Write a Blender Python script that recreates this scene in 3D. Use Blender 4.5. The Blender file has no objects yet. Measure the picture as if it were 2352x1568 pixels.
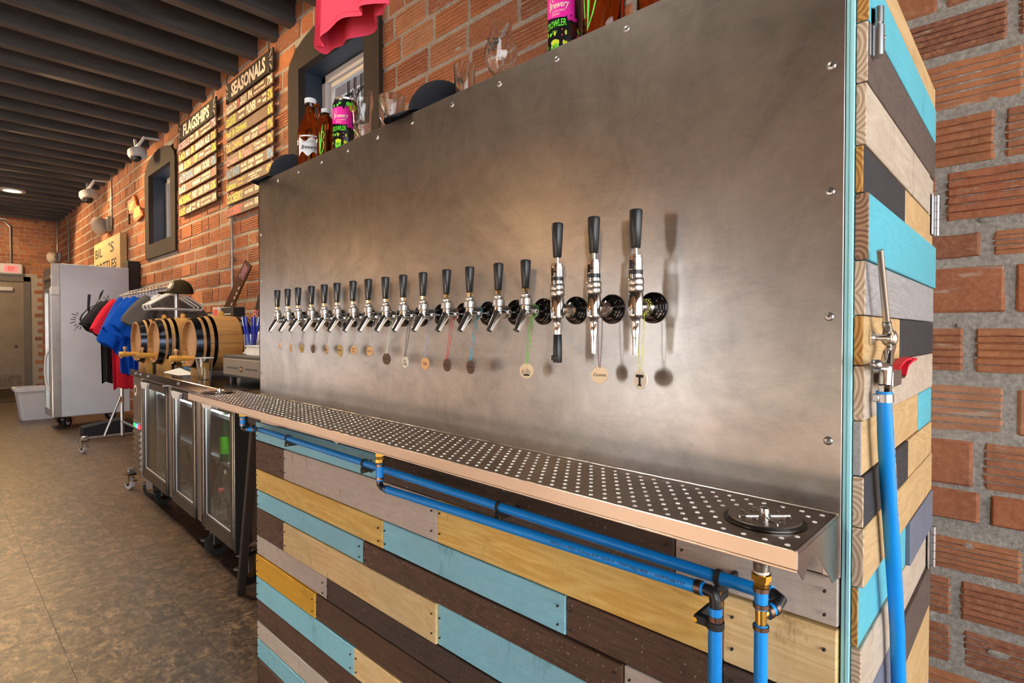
import bpy, bmesh, math, random
from mathutils import Vector, Matrix, noise
random.seed(7)
PI = math.pi
SC = bpy.context.scene
COL = SC.collection
# ------------------------------------------------------------------ camera, sky, lights, exposure
CAMZ, YAW, PITCH, FPX = 1.34, 0.759407, -0.0155, 1271.33
cd = bpy.data.cameras.new('camera'); cd.sensor_width = 36.0; cd.lens = FPX / 2352 * 36
cd.clip_start = 0.02; cd.clip_end = 200
cam = bpy.data.objects.new('camera', cd); COL.objects.link(cam)
cam.location = (0, 0, CAMZ); cam.rotation_euler = (PI / 2 + PITCH, 0, YAW)
SC.camera = cam
SC.view_settings.view_transform = 'Standard'; SC.view_settings.look = 'None'
SC.view_settings.gamma = 1.0; SC.view_settings.use_curve_mapping = False
SC.view_settings.exposure = 0.0
SC.cycles.use_denoising = True
SC.cycles.max_bounces = 10; SC.cycles.diffuse_bounces = 4; SC.cycles.glossy_bounces = 4
SC.cycles.transmission_bounces = 8; SC.cycles.transparent_max_bounces = 16
SC.cycles.caustics_reflective = False; SC.cycles.caustics_refractive = False
SC.cycles.sample_clamp_indirect = 6.0

FLOOR, YW, XE, XW = -0.04, 2.35, 3.6, -18.5      # floor height, brick wall, front wall, far wall
YS = -4.6

w = bpy.data.worlds.new('sky'); SC.world = w; w.use_nodes = True
nt = w.node_tree; bg = nt.nodes['Background']
bg.inputs[0].default_value = (0.86, 0.92, 1.0, 1); bg.inputs[1].default_value = 3.0

def area(name, loc, rot, sx, sy, power, col):
    l = bpy.data.lights.new(name, 'AREA'); l.shape = 'RECTANGLE'; l.size = sx; l.size_y = sy
    l.energy = power; l.color = col
    o = bpy.data.objects.new(name, l); COL.objects.link(o); o.location = loc; o.rotation_euler = rot
    return o
# daylight through the front windows and unseen opposite-wall windows, the wide ones enlarged to sun the floor
SWIN = [(-.9, 1.75, 3), (-3.41, .26, 26), (-5.6, 1.55, 3), (-9.0, 1.5, 4), (-12.6, 1.5, 40)]
area('daylight_front_window', (XE - .05, -1.2, 1.75), (0, PI / 2, 0), 2.7, 5.6, 230, (.97, 0.98, 1.0))
for x, hw, pw in SWIN:
    if pw > 5: area('daylight_side_window', (x, YS + .12, 1.2), (PI / 2, 0, 0), hw * 2, 1.7, pw, (.9, 0.95, 1.0))
sun = bpy.data.lights.new('sun', 'SUN'); sun.energy = 150.0; sun.angle = 0.03; sun.color = (1.0, 0.86, 0.68)
so = bpy.data.objects.new('sun', sun); COL.objects.link(so)
so.rotation_euler = Vector((-0.30, 0.80, -0.46)).to_track_quat('-Z', 'Y').to_euler()
# warm ceiling spots that wash the brick wall, unseen fill downlights added over the aisle, pendants by the opposite wall
def spot(loc, tgt, power, ang=70, col=(1.0, 0.66, 0.32), rad=.05):
    l = bpy.data.lights.new('ceiling_spot_or_fill', 'SPOT'); l.energy = power; l.color = col
    l.spot_size = math.radians(ang); l.spot_blend = .7; l.shadow_soft_size = rad
    o = bpy.data.objects.new('ceiling_spot_or_fill', l); COL.objects.link(o); o.location = loc
    o.rotation_euler = (Vector(tgt) - Vector(loc)).to_track_quat('-Z', 'Y').to_euler()
for x in (-7.2, -9.6, -12.2, -15.0):
    spot((x - 1.0, .7, 4.08), (x + .6, YW, 2.3), 300, 105)
spot((-5.6, .7, 4.08), (-4.7, YW, 2.9), 110, 100)
spot((-16.0, .2, 4.08), (XW, .6, 2.4), 260, 95)
for x in (-2.0, -5.0, -8.5): spot((x, -.1, 4.1), (x, -.4, 0), 300, 120, (1.0, .88, .70), .06)
for p in ((-4.7, -4.2, 2.55), (-9.6, -4.2, 2.6)):
    l = bpy.data.lights.new('pendant_lamp', 'POINT'); l.energy = 26; l.color = (1, .62, .25); l.shadow_soft_size = .12
    o = bpy.data.objects.new('pendant_lamp', l); COL.objects.link(o); o.location = p

# ------------------------------------------------------------------ pixel -> point helpers (photo frame 2352x1568)
FW = Vector((-math.sin(YAW) * math.cos(PITCH), math.cos(YAW) * math.cos(PITCH), math.sin(PITCH)))
RT = Vector((math.cos(YAW), math.sin(YAW), 0)); UP = RT.cross(FW)
CAM = Vector((0, 0, CAMZ))
def ray(px, py): return FW + RT * ((px - 1176) / FPX) - UP * ((py - 784) / FPX)
def aty(px, py, y): d = ray(px, py); return CAM + d * (y / d.y)
def atx(px, py, x): d = ray(px, py); return CAM + d * (x / d.x)
def atz(px, py, z): d = ray(px, py); return CAM + d * ((z - CAMZ) / d.z)
def depth(p): return (Vector(p) - CAM).dot(FW)

# ------------------------------------------------------------------ mesh builder
class MB:
    def __init__(s): s.v = []; s.f = []; s.m = []; s.sm = []; s.mi = 0; s.X = None
    def add(s, vs, fs, smooth=False):
        n = len(s.v)
        for p in vs:
            p = Vector(p); s.v.append(s.X @ p if s.X is not None else p)
        for f in fs: s.f.append([i + n for i in f]); s.m.append(s.mi); s.sm.append(smooth)
        return s
    def box(s, a, b, bev=0.0):
        x0, y0, z0 = (min(a[i], b[i]) for i in range(3)); x1, y1, z1 = (max(a[i], b[i]) for i in range(3))
        if bev <= 0:
            vs = [(x, y, z) for x in (x0, x1) for y in (y0, y1) for z in (z0, z1)]
            return s.add(vs, [(0, 1, 3, 2), (4, 6, 7, 5), (0, 4, 5, 1), (2, 3, 7, 6), (0, 2, 6, 4), (1, 5, 7, 3)])
        c = min(bev, (x1 - x0) * .45, (y1 - y0) * .45, (z1 - z0) * .45); vs = []; idx = {}
        for ix, x in enumerate((x0, x1)):
            for iy, y in enumerate((y0, y1)):
                for iz, z in enumerate((z0, z1)):
                    sx, sy, sz = (c if not ix else -c), (c if not iy else -c), (c if not iz else -c)
                    idx[ix, iy, iz, 0] = len(vs); vs.append((x, y + sy, z + sz))
                    idx[ix, iy, iz, 1] = len(vs); vs.append((x + sx, y, z + sz))
                    idx[ix, iy, iz, 2] = len(vs); vs.append((x + sx, y + sy, z))
        I = idx; fs = []
        for i in (0, 1):
            q = [I[i, 0, 0, 0], I[i, 1, 0, 0], I[i, 1, 1, 0], I[i, 0, 1, 0]]; fs.append(q if i else q[::-1])
            q = [I[0, i, 0, 1], I[0, i, 1, 1], I[1, i, 1, 1], I[1, i, 0, 1]]; fs.append(q if i else q[::-1])
            q = [I[0, 0, i, 2], I[1, 0, i, 2], I[1, 1, i, 2], I[0, 1, i, 2]]; fs.append(q if i else q[::-1])
        for i in (0, 1):
            for j in (0, 1):
                fl = (i + j) % 2 == 0
                q = [I[i, j, 0, 0], I[i, j, 1, 0], I[i, j, 1, 1], I[i, j, 0, 1]]; fs.append(q if fl else q[::-1])
                q = [I[i, 0, j, 0], I[i, 1, j, 0], I[i, 1, j, 2], I[i, 0, j, 2]]; fs.append(q if not fl else q[::-1])
                q = [I[0, i, j, 1], I[1, i, j, 1], I[1, i, j, 2], I[0, i, j, 2]]; fs.append(q if fl else q[::-1])
                for k in (0, 1):
                    q = [I[i, j, k, 0], I[i, j, k, 1], I[i, j, k, 2]]; fs.append(q if (i + j + k) % 2 else q[::-1])
        return s.add(vs, fs)
    def obox(s, c, ax, ay, az, hx, hy, hz, bev=0):
        X = Matrix((Vector(ax).normalized(), Vector(ay).normalized(), Vector(az).normalized())).transposed().to_4x4()
        X.translation = Vector(c); old = s.X; s.X = X if old is None else old @ X
        s.box((-hx, -hy, -hz), (hx, hy, hz), bev); s.X = old; return s
    def rings(s, rings, smooth=True, cap0=True, cap1=True, closed=False):
        n = len(rings[0]); vs = [p for r in rings for p in r]; fs = []
        R = len(rings)
        for i in range(R if closed else R - 1):
            for j in range(n):
                a, b = i * n + j, i * n + (j + 1) % n
                c, d = ((i + 1) % R) * n + (j + 1) % n, ((i + 1) % R) * n + j
                fs.append((a, b, c, d))
        nb = len(s.v); s.add(vs, fs, smooth)
        if not closed:
            for ok, q in ((cap0, [nb + j for j in range(n)][::-1]), (cap1, [nb + (R - 1) * n + j for j in range(n)])):
                if ok: s.f.append(q); s.m.append(s.mi); s.sm.append(False)
        return s
    def tube(s, pts, r, n=10, smooth=True, caps=True):
        pts = [Vector(p) for p in pts]; rr = r if isinstance(r, (list, tuple)) else [r] * len(pts)
        ring = []; u = None
        for i, p in enumerate(pts):
            t = ((pts[i + 1] - p).normalized() if i < len(pts) - 1 else Vector()) + ((p - pts[i - 1]).normalized() if i else Vector())
            t.normalize()
            if u is None:
                u = t.orthogonal().normalized()
            else:
                u = (u - t * u.dot(t)); u = u.normalized() if u.length > 1e-6 else t.orthogonal().normalized()
            v = t.cross(u)
            ring.append([p + (u * math.cos(2 * PI * k / n) + v * math.sin(2 * PI * k / n)) * rr[i] for k in range(n)])
        return s.rings(ring, smooth, caps, caps)
    def cyl(s, a, b, r, n=16, r2=None, smooth=True): return s.tube([a, b], [r, r if r2 is None else r2], n, smooth)
    def lathe(s, prof, n=20, o=(0, 0, 0), ax=(0, 0, 1), caps=True, smooth=True, closed=False):
        ax = Vector(ax).normalized(); u = Vector((1, 0, 0)) if abs(ax.x) < .9 else Vector((0, 1, 0))
        u = (u - ax * u.dot(ax)).normalized(); v = ax.cross(u); o = Vector(o)
        ring = [[o + ax * z + (u * math.cos(2 * PI * k / n) + v * math.sin(2 * PI * k / n)) * max(r, 1e-5) for k in range(n)] for r, z in prof]
        return s.rings(ring, smooth, caps, caps, closed)
    def prism(s, poly, fn, d0, d1):                    # poly of 2-D points; fn(a,b,d) -> point
        n = len(poly); A = [fn(a, b, d0) for a, b in poly]; B = [fn(a, b, d1) for a, b in poly]
        return s.add(A + B, [(i, (i + 1) % n, n + (i + 1) % n, n + i) for i in range(n)] + [tuple(range(n))[::-1], tuple(range(n, 2 * n))])
    def ball(s, c, r, n=10, m=6, sq=(1, 1, 1)):
        c = Vector(c)
        ring = [[c + Vector((math.cos(2 * PI * k / n) * math.sin(PI * i / m) * r * sq[0], math.sin(2 * PI * k / n) * math.sin(PI * i / m) * r * sq[1], -math.cos(PI * i / m) * r * sq[2])) for k in range(n)] for i in range(1, m)]
        s.rings(ring, True, True, True); return s
    def ribbon(s, pts, wd, fn, th=.0006):              # flat painted stroke through 2-D pts; wd width or list
        pts = [Vector((p[0], p[1])) for p in pts]; ws = wd if isinstance(wd, (list, tuple)) else [wd] * len(pts)
        L = []
        for i, p in enumerate(pts):
            a = pts[max(i - 1, 0)]; b = pts[min(i + 1, len(pts) - 1)]; t = (b - a).normalized(); nn = Vector((-t.y, t.x)) * ws[i] / 2
            L.append((p + nn, p - nn))
        vs = []
        for a, b in L: vs += [fn(a.x, a.y, th), fn(b.x, b.y, th)]
        return s.add(vs, [(2 * i, 2 * i + 1, 2 * i + 3, 2 * i + 2) for i in range(len(L) - 1)])
    def text(s, txt, size, fn, x=0, y=0, align='LEFT', wid=None, bold=0, shear=0, th=.0006, ht=None, vals='BOTTOM_BASELINE'):
        cu = bpy.data.curves.new('t', 'FONT'); cu.body = txt; cu.size = size; cu.align_x = align; cu.offset = bold; cu.shear = shear
        cu.resolution_u = 2
        o = bpy.data.objects.new('t', cu); me = bpy.data.meshes.new_from_object(o)
        vs = [v.co.copy() for v in me.vertices]; fs = [tuple(p.vertices) for p in me.polygons]
        bpy.data.objects.remove(o); bpy.data.curves.remove(cu); bpy.data.meshes.remove(me)
        if not vs: return s
        if wid:
            x0, x1 = min(v.x for v in vs), max(v.x for v in vs)
            k = wid / max(x1 - x0, 1e-6)
            for v in vs: v.x = (v.x - (x0 if align == 'LEFT' else 0)) * k
        if ht:
            y0, y1 = min(v.y for v in vs), max(v.y for v in vs)
            for v in vs: v.y = (v.y - y0) * ht / max(y1 - y0, 1e-6)
        return s.add([fn(v.x + x, v.y + y, th) for v in vs], fs)

def plane_fn(o, xd, yd):
    o = Vector(o); xd = Vector(xd).normalized(); yd = Vector(yd).normalized(); n = xd.cross(yd)
    return lambda a, b, d=0: o + xd * a + yd * b + n * d
def cyl_fn(c, r, a0, z0=0):        # wrap: x -> angle round vertical cylinder; a0 = azimuth of x=0; x grows towards the viewer's right
    c = Vector(c)
    return lambda a, b, d=0: c + Vector((math.cos(a0 + a / r) * (r + d), math.sin(a0 + a / r) * (r + d), z0 + b))

LOC = {}
def obj(name, mb, mat, parent=None, label=None, cat=None, group=None, kind=None, local=False, fix=True):
    me = bpy.data.meshes.new(name)
    off = Vector((0, 0, 0))
    if parent is not None and not local: off = LOC.get(parent.name, Vector((0, 0, 0)))
    me.from_pydata([tuple(v - off) for v in mb.v], [], mb.f)
    mats = mat if isinstance(mat, (list, tuple)) else [mat]
    for m in mats: me.materials.append(m)
    me.polygons.foreach_set('use_smooth', mb.sm)
    me.polygons.foreach_set('material_index', mb.m)
    if fix and len(mb.v) < 60000:
        bm = bmesh.new(); bm.from_mesh(me); bmesh.ops.recalc_face_normals(bm, faces=bm.faces); bm.to_mesh(me); bm.free()
    if any(mb.sm): me.set_sharp_from_angle(angle=.75)
    me.update()
    o = bpy.data.objects.new(name, me); COL.objects.link(o)
    if parent is not None: o.parent = parent; LOC[o.name] = off if not local else Vector((0, 0, 0))
    tag(o, label, cat, group, kind)
    return o
def tag(o, label=None, cat=None, group=None, kind=None):
    if label: o['label'] = label
    if cat: o['category'] = cat
    if group: o['group'] = group
    if kind: o['kind'] = kind
def empty(name, loc=(0, 0, 0), label=None, cat=None, group=None, rot=(0, 0, 0), kind=None):
    o = bpy.data.objects.new(name, None); COL.objects.link(o); o.location = loc; o.rotation_euler = rot
    o.empty_display_size = .05; LOC[o.name] = Vector(loc); tag(o, label, cat, group, kind); return o
def dup(root, loc, rot=None, label=None):
    r = root.copy(); COL.objects.link(r); r.location = loc
    if rot is not None: r.rotation_euler = rot
    if label: r['label'] = label
    LOC[r.name] = Vector(loc)
    for ch in list(root.children):
        c = ch.copy(); COL.objects.link(c); c.parent = r
        for g in ch.children:
            d = g.copy(); COL.objects.link(d); d.parent = c
    return r
# ------------------------------------------------------------------ materials
def srgb(r, g, b):
    f = lambda c: (c / 255 / 12.92) if c / 255 <= .04045 else ((c / 255 + .055) / 1.055) ** 2.4
    return (f(r), f(g), f(b), 1)
class N:
    def __init__(s, name):
        s.m = bpy.data.materials.new(name); s.m.use_nodes = True; s.t = s.m.node_tree
        s.b = s.t.nodes['Principled BSDF']; s.out = s.t.nodes['Material Output']
    def n(s, typ, **kw):
        o = s.t.nodes.new(typ)
        for k, v in kw.items(): setattr(o, k, v)
        return o
    def l(s, a, b): s.t.links.new(a, b)
    def coord(s, scale=(1, 1, 1), rnd=True, kind='Object'):
        tc = s.n('ShaderNodeTexCoord'); mp = s.n('ShaderNodeMapping'); mp.inputs['Scale'].default_value = scale
        s.l(tc.outputs[kind], mp.inputs[0])
        if rnd:
            oi = s.n('ShaderNodeObjectInfo'); ml = s.n('ShaderNodeMath', operation='MULTIPLY'); ml.inputs[1].default_value = 37.0
            s.l(oi.outputs['Random'], ml.inputs[0])
            cx = s.n('ShaderNodeCombineXYZ')
            for i in range(3): s.l(ml.outputs[0], cx.inputs[i])
            s.l(cx.outputs[0], mp.inputs['Location'])
        return mp.outputs[0]
    def noise(s, vec, scale=5, detail=4, rough=.55, dist=0):
        o = s.n('ShaderNodeTexNoise'); o.inputs['Scale'].default_value = scale; o.inputs['Detail'].default_value = detail
        o.inputs['Roughness'].default_value = rough; o.inputs['Distortion'].default_value = dist
        if vec is not None: s.l(vec, o.inputs['Vector'])
        return o.outputs[0]
    def ramp(s, fac, stops, interp='LINEAR'):
        o = s.n('ShaderNodeValToRGB'); o.color_ramp.interpolation = interp; e = o.color_ramp.elements
        while len(e) < len(stops): e.new(.5)
        for i, (p, c) in enumerate(stops):
            e[i].position = p; e[i].color = c if len(c) == 4 else (*c, 1)
        s.l(fac, o.inputs[0]); return o.outputs[0]
    def mix(s, fac, a, b, mode='MIX'):
        o = s.n('ShaderNodeMix', data_type='RGBA', blend_type=mode)
        for v, i in ((fac, 0), (a, 6), (b, 7)):
            if isinstance(v, (int, float)): o.inputs[i].default_value = v
            elif isinstance(v, tuple): o.inputs[i].default_value = v if len(v) == 4 else (*v, 1)
            else: s.l(v, o.inputs[i])
        return o.outputs[2]
    def math(s, op, a, b=0.0):
        o = s.n('ShaderNodeMath', operation=op)
        for i, v in enumerate((a, b)):
            if isinstance(v, (int, float)): o.inputs[i].default_value = v
            else: s.l(v, o.inputs[i])
        return o.outputs[0]
    def bump(s, h, strength=.3, dist=.005):
        o = s.n('ShaderNodeBump'); o.inputs['Strength'].default_value = strength; o.inputs['Distance'].default_value = dist
        s.l(h, o.inputs['Height']); s.l(o.outputs[0], s.b.inputs['Normal'])
    def set(s, col=None, rough=None, metal=None, **kw):
        for k, v in (('Base Color', col), ('Roughness', rough), ('Metallic', metal)):
            if v is None: continue
            if isinstance(v, (int, float)): s.b.inputs[k].default_value = v
            elif isinstance(v, tuple): s.b.inputs[k].default_value = v if len(v) == 4 else (*v, 1)
            else: s.l(v, s.b.inputs[k])
        for k, v in kw.items(): s.b.inputs[k.replace('_', ' ')].default_value = v
        return s
def flat(name, col, rough=.5, metal=0.0, nscale=30, namt=.12, bump=0.0, **kw):
    m = N(name); v = m.coord(); nz = m.noise(v, nscale, 3)
    d = tuple(c * (1 - namt) for c in col[:3]); u = tuple(min(1, c * (1 + namt)) for c in col[:3])
    m.set(m.ramp(nz, [(.3, d), (.7, u)]), rough, metal, **kw)
    if bump: m.bump(nz, bump, .002)
    return m.m
def wood(name, light, dark, axis='X', scale=6.0, knots=True, rough=.6, streak=None, contrast=1.0, speck=0.0, saw=.35):
    m = N(name); st = {'X': (.13, 1, 1), 'Y': (1, .13, 1), 'Z': (1, 1, .13)}[axis]; sx = {'X': (1, .05, .06), 'Y': (.05, 1, .06), 'Z': (.06, .05, 1)}[axis]
    wv = m.noise(m.coord(st), scale * 1.9, 3, .5, 1.0)
    tri = m.math('ABSOLUTE', m.math('SUBTRACT', m.math('FRACT', m.math('MULTIPLY', wv, 13.0)), .5))       # growth-ring bands
    fine = m.noise(m.coord(st), scale * 45, 4, .75); sawn = m.noise(m.coord(sx), 330, 3, .7)
    big = m.noise(m.coord((.6, 1, 1) if axis == 'X' else (1, .6, 1)), 6.0, 4, .6)
    f = m.math('ADD', m.math('MULTIPLY', tri, 1.15 * contrast), m.math('MULTIPLY', m.math('SUBTRACT', fine, .5), 1.1))
    f = m.math('ADD', m.math('ADD', f, m.math('MULTIPLY', m.math('SUBTRACT', sawn, .5), saw)), .36 * (1 - contrast) + .12)
    c = m.mix(f, dark, light)
    c = m.mix(m.ramp(big, [(.38, (.0, .0, .0)), (.68, (.55, .55, .55))]), c, tuple(x * .66 for x in light[:3]) + (1,))
    sn = m.noise(m.coord((1.2, 1, .5) if axis == 'X' else (1, 1.2, .5)), 13, 6, .75)
    c = m.mix(m.ramp(sn, [(.60, (0, 0, 0)), (.72, (.7, .7, .7))]), c, streak or tuple(x * .55 for x in dark[:3]) + (1,))
    if speck:
        sp = m.noise(m.coord((1, 1, 1)), 160, 2, .5)
        c = m.mix(m.ramp(sp, [(.69, (0, 0, 0)), (.75, (speck,) * 3)]), c, (.75, .7, .66, 1))
    m.set(c, rough); m.bump(m.math('ADD', fine, m.math('MULTIPLY', sawn, .8)), .35, .0012); return m.m
def endgrain(name, light, dark):
    m = N(name); tc = m.n('ShaderNodeTexCoord'); oi = m.n('ShaderNodeObjectInfo')
    sep = m.n('ShaderNodeSeparateXYZ'); m.l(tc.outputs['Object'], sep.inputs[0])
    nz = m.noise(m.coord((1, 1, 1)), 40, 3)
    cz = m.math('ADD', m.math('MULTIPLY', sep.outputs[2], 1.0), m.math('MULTIPLY', oi.outputs['Random'], .11))
    zz = m.math('SUBTRACT', m.math('FRACT', m.math('DIVIDE', cz, .085)), .5)
    x = m.math('ADD', m.math('MULTIPLY', sep.outputs[0], 14.0), m.math('SUBTRACT', m.math('MULTIPLY', oi.outputs['Random'], .6), .1))
    r = m.math('SQRT', m.math('ADD', m.math('POWER', x, 2.0), m.math('POWER', zz, 2.0)))
    s_ = m.math('SINE', m.math('ADD', m.math('MULTIPLY', r, 75.0), m.math('MULTIPLY', nz, 5)))
    m.set(m.mix(m.math('ADD', m.math('MULTIPLY', s_, .42), .5), dark, light), .7); m.bump(nz, .3, .001); return m.m
M = {}
# brushed steel front: swirls, wiped stains
m = N('brushed_steel_panel')
a_ = m.noise(m.coord((1.0, 1, .8), False), 4.0, 6, .62, 2.0); b_ = m.noise(m.coord((.8, 1, 1.3), False), 9, 5, .65, 2.2); c_ = m.noise(m.coord((.5, 1, 1.6), False), 55, 3, .7, 2.5)
f_ = m.math('ADD', m.math('ADD', m.math('MULTIPLY', a_, .55), m.math('MULTIPLY', b_, .30)), m.math('MULTIPLY', c_, .15))
m.set(m.ramp(f_, [(.32, srgb(150, 145, 141)), (.50, srgb(176, 171, 166)), (.66, srgb(196, 190, 184))]), m.math('ADD', m.math('MULTIPLY', m.noise(m.coord((1, 1, .6), False), 3, 2), .06), .285), 1.0); M['panel'] = m.m
m = N('tray_steel'); a_ = m.noise(m.coord((.5, 1, 1), False), 9, 4, .6, 1.0)
m.set(m.mix(a_, srgb(112, 105, 98), srgb(176, 167, 157)), .285, 1.0); M['tray'] = m.m
m = N('lit_lip_steel'); a_ = m.noise(m.coord((.5, 1, 1), False), 9, 2, .5, 1.0); m.set(m.mix(a_, srgb(196, 184, 170), srgb(216, 204, 190)), .3, 1.0); M['lip'] = m.m  # lighter copy of the tray steel, the sunlit floor's reflection painted in
M['steel'] = flat('satin_steel', srgb(196, 190, 184), .29, 1.0, 8, .08)
M['brushed'] = flat('cooler_steel', srgb(150, 142, 134), .34, 1.0, 6, .1)
M['chrome'] = flat('chrome', srgb(225, 224, 222), .07, 1.0, 4, .02)
M['darkened_chrome'] = flat('darkened_chrome', srgb(62, 60, 62), .12, 1.0, 4, .05)  # chrome darkened in its colour; on the tap flanges it imitates dark reflections
M['zinc'] = flat('zinc_hardware', srgb(188, 190, 192), .28, 1.0, 30, .06)
M['brass'] = flat('brass', srgb(222, 178, 84), .2, 1.0, 20, .06)
M['copper'] = flat('crimp_ring', srgb(120, 96, 84), .35, 1.0, 30, .1)
M['black'] = flat('black_plastic', (.012, .013, .015), .32, 0, 20, .15)
M['black_matte'] = flat('black_paint', (.016, .016, .017), .6, 0, 20, .2)
M['rubber'] = flat('black_rubber', (.02, .02, .02), .75, 0, 40, .2, .1)
M['pex'] = flat('blue_pex', srgb(20, 150, 242), .33, 0, 9, .06)
M['white'] = flat('white_plastic', srgb(226, 226, 228), .4, 0, 12, .03)
M['white_paper'] = flat('white_paper', srgb(228, 226, 224), .8, 0, 12, .03)
M['bin'] = flat('bin_plastic', srgb(212, 212, 220), .45, 0, 6, .04)
M['turq'] = wood('turquoise_paint', srgb(170, 226, 240), srgb(118, 196, 220), 'X', 5, contrast=.3, rough=.55, streak=srgb(70, 140, 150))
M['turq_y'] = wood('turquoise_paint_end', srgb(112, 204, 222), srgb(70, 178, 200), 'Y', 5, contrast=.3, rough=.55)
M['brown'] = wood('dark_brown_stain', srgb(112, 80, 60), srgb(50, 36, 30), 'X', 5, contrast=.6, rough=.62, speck=.6)
M['darkbrown'] = wood('umber_stain', srgb(92, 72, 60), srgb(40, 32, 28), 'X', 5, contrast=.5, rough=.62, speck=.5)
M['gray'] = wood('weathered_gray_stain', srgb(226, 212, 196), srgb(176, 160, 148), 'X', 6, contrast=.35, rough=.7)
M['yellow'] = wood('oiled_pine', srgb(255, 224, 138), srgb(220, 164, 66), 'X', 4, contrast=.9, rough=.5)
M['pale'] = wood('bare_pallet_pine', srgb(255, 230, 176), srgb(222, 180, 114), 'X', 4, contrast=.8, rough=.6, streak=srgb(116, 84, 48))
M['gold'] = wood('amber_stained_pine', srgb(255, 202, 72), srgb(214, 148, 30), 'X', 3, contrast=.6, rough=.5)
M['wood_y'] = wood('natural_board', srgb(228, 196, 146), srgb(186, 148, 96), 'Y', 5, contrast=.7, rough=.6)
M['white_y'] = wood('whitewashed_board', srgb(222, 208, 188), srgb(168, 150, 130), 'Y', 6, contrast=.55, rough=.65)
M['gray_y'] = wood('gray_washed_board', srgb(188, 188, 188), srgb(132, 130, 130), 'Y', 6, contrast=.5, rough=.65)
M['brown_y'] = wood('brown_washed_board', srgb(112, 98, 90), srgb(66, 56, 52), 'Y', 6, contrast=.5, rough=.65)
M['black_y'] = wood('charcoal_board', srgb(62, 64, 70), srgb(26, 28, 34), 'Y', 6, contrast=.4, rough=.65, speck=.3)
M['slate_y'] = wood('blue_gray_board', srgb(128, 134, 152), srgb(90, 96, 112), 'Y', 6, contrast=.3, rough=.65)
M['endgrain'] = endgrain('end_grain', srgb(218, 202, 180), srgb(166, 136, 104))
M['endgrain_dark'] = endgrain('end_grain_dark', srgb(176, 138, 108), srgb(104, 74, 56))
M['endgrain_gold'] = endgrain('end_grain_gold', srgb(206, 158, 84), srgb(140, 92, 36))
M['trim_turq'] = flat('turquoise_trim', srgb(168, 234, 248), .5, 0, 10, .05)
M['barrel'] = wood('barrel_oak', srgb(206, 160, 100), srgb(166, 112, 58), 'Y', 5, contrast=.4, rough=.4)
M['barrel_head'] = wood('barrel_head_oak', srgb(214, 176, 132), srgb(178, 132, 86), 'Z', 5, contrast=.4, rough=.5)
M['cradle'] = wood('cradle_pine', srgb(232, 184, 96), srgb(200, 140, 50), 'Z', 5, contrast=.5, rough=.5)
M['hoop'] = flat('barrel_hoop', srgb(52, 56, 66), .22, 1.0, 10, .1)
M['frame'] = flat('brown_window_frame', srgb(46, 36, 31), .85, 0, 8, .1)
M['reveal'] = flat('window_reveal', srgb(44, 58, 76), .5, 0, 8, .1)
M['slat'] = wood('menu_slat', srgb(112, 76, 50), srgb(84, 54, 36), 'X', 4, contrast=.3, rough=.6)
M['joist'] = N('charcoal_joist').set((.03, .031, .034), .5).m
mm = N('charcoal_joist_paint'); nz = mm.noise(mm.coord((1, .15, 1)), 6, 5, .65)
mm.set(mm.ramp(nz, [(.3, (.034, .036, .041)), (.75, (.115, .115, .118))]), .48); mm.bump(nz, .3, .004); M['joist'] = mm.m
M['hole'] = flat('glint_hole_rim', srgb(236, 234, 232), .32, .25, 10, .03); M['brass_dull'] = flat('nickel_brass', srgb(190, 168, 128), .18, 1.0, 20, .05); M['counter'] = flat('counter_steel', srgb(170, 164, 160), .13, 1.0, 5, .1); M['liner'] = flat('cooler_liner', srgb(206, 204, 202), .5, .2, 5, .05); M['bronze'] = flat('dark_door_frame', srgb(74, 66, 60), .38, .7, 8, .1); M['board_black'] = flat('chalkboard', srgb(58, 46, 44), .7, 0, 8, .12)
M['deck'] = flat('black_deck', (.02, .02, .021), .7, 0, 4, .3)
def glass(name, tint=(1, 1, 1, 1), ior=1.45, rough=.02):
    m = N(name); m.set(tint, rough, 0.0); m.b.inputs['Transmission Weight'].default_value = 1.0; m.b.inputs['IOR'].default_value = ior; return m.m
def pane(name, tint=(.95, .98, .98, 1), refl=1.0):
    m = N(name); t = m.n('ShaderNodeBsdfTransparent'); t.inputs[0].default_value = tint
    g = m.n('ShaderNodeBsdfGlossy'); g.inputs['Roughness'].default_value = .02
    lw = m.n('ShaderNodeLayerWeight'); lw.inputs[0].default_value = .5
    k = m.math('MULTIPLY', m.math('ADD', m.math('MULTIPLY', m.math('POWER', lw.outputs['Facing'], 4.0), .6), .04), refl)
    mx = m.n('ShaderNodeMixShader'); m.l(k, mx.inputs[0]); m.l(t.outputs[0], mx.inputs[1]); m.l(g.outputs[0], mx.inputs[2])
    m.l(mx.outputs[0], m.out.inputs[0]); return m.m
M['glass'] = glass('clear_glass', (.97, .98, .98, 1))
M['cup'] = pane('clear_plastic', (.93, .94, .95, 1), 1.6)
M['pane'] = pane('window_pane')
M['door_glass'] = pane('cooler_door_glass', (.86, .90, .89, 1), 1.7)
M['amber'] = glass('amber_glass', (.50, .13, .02, 1), 1.4, .03)
M['green_glass'] = glass('green_glass', (.15, .75, .3, 1))
def paint(name, r, g, b, rough=.6, **kw): M[name] = flat(name + '_paint', srgb(r, g, b), rough, 0, 40, .05, **kw)
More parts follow.
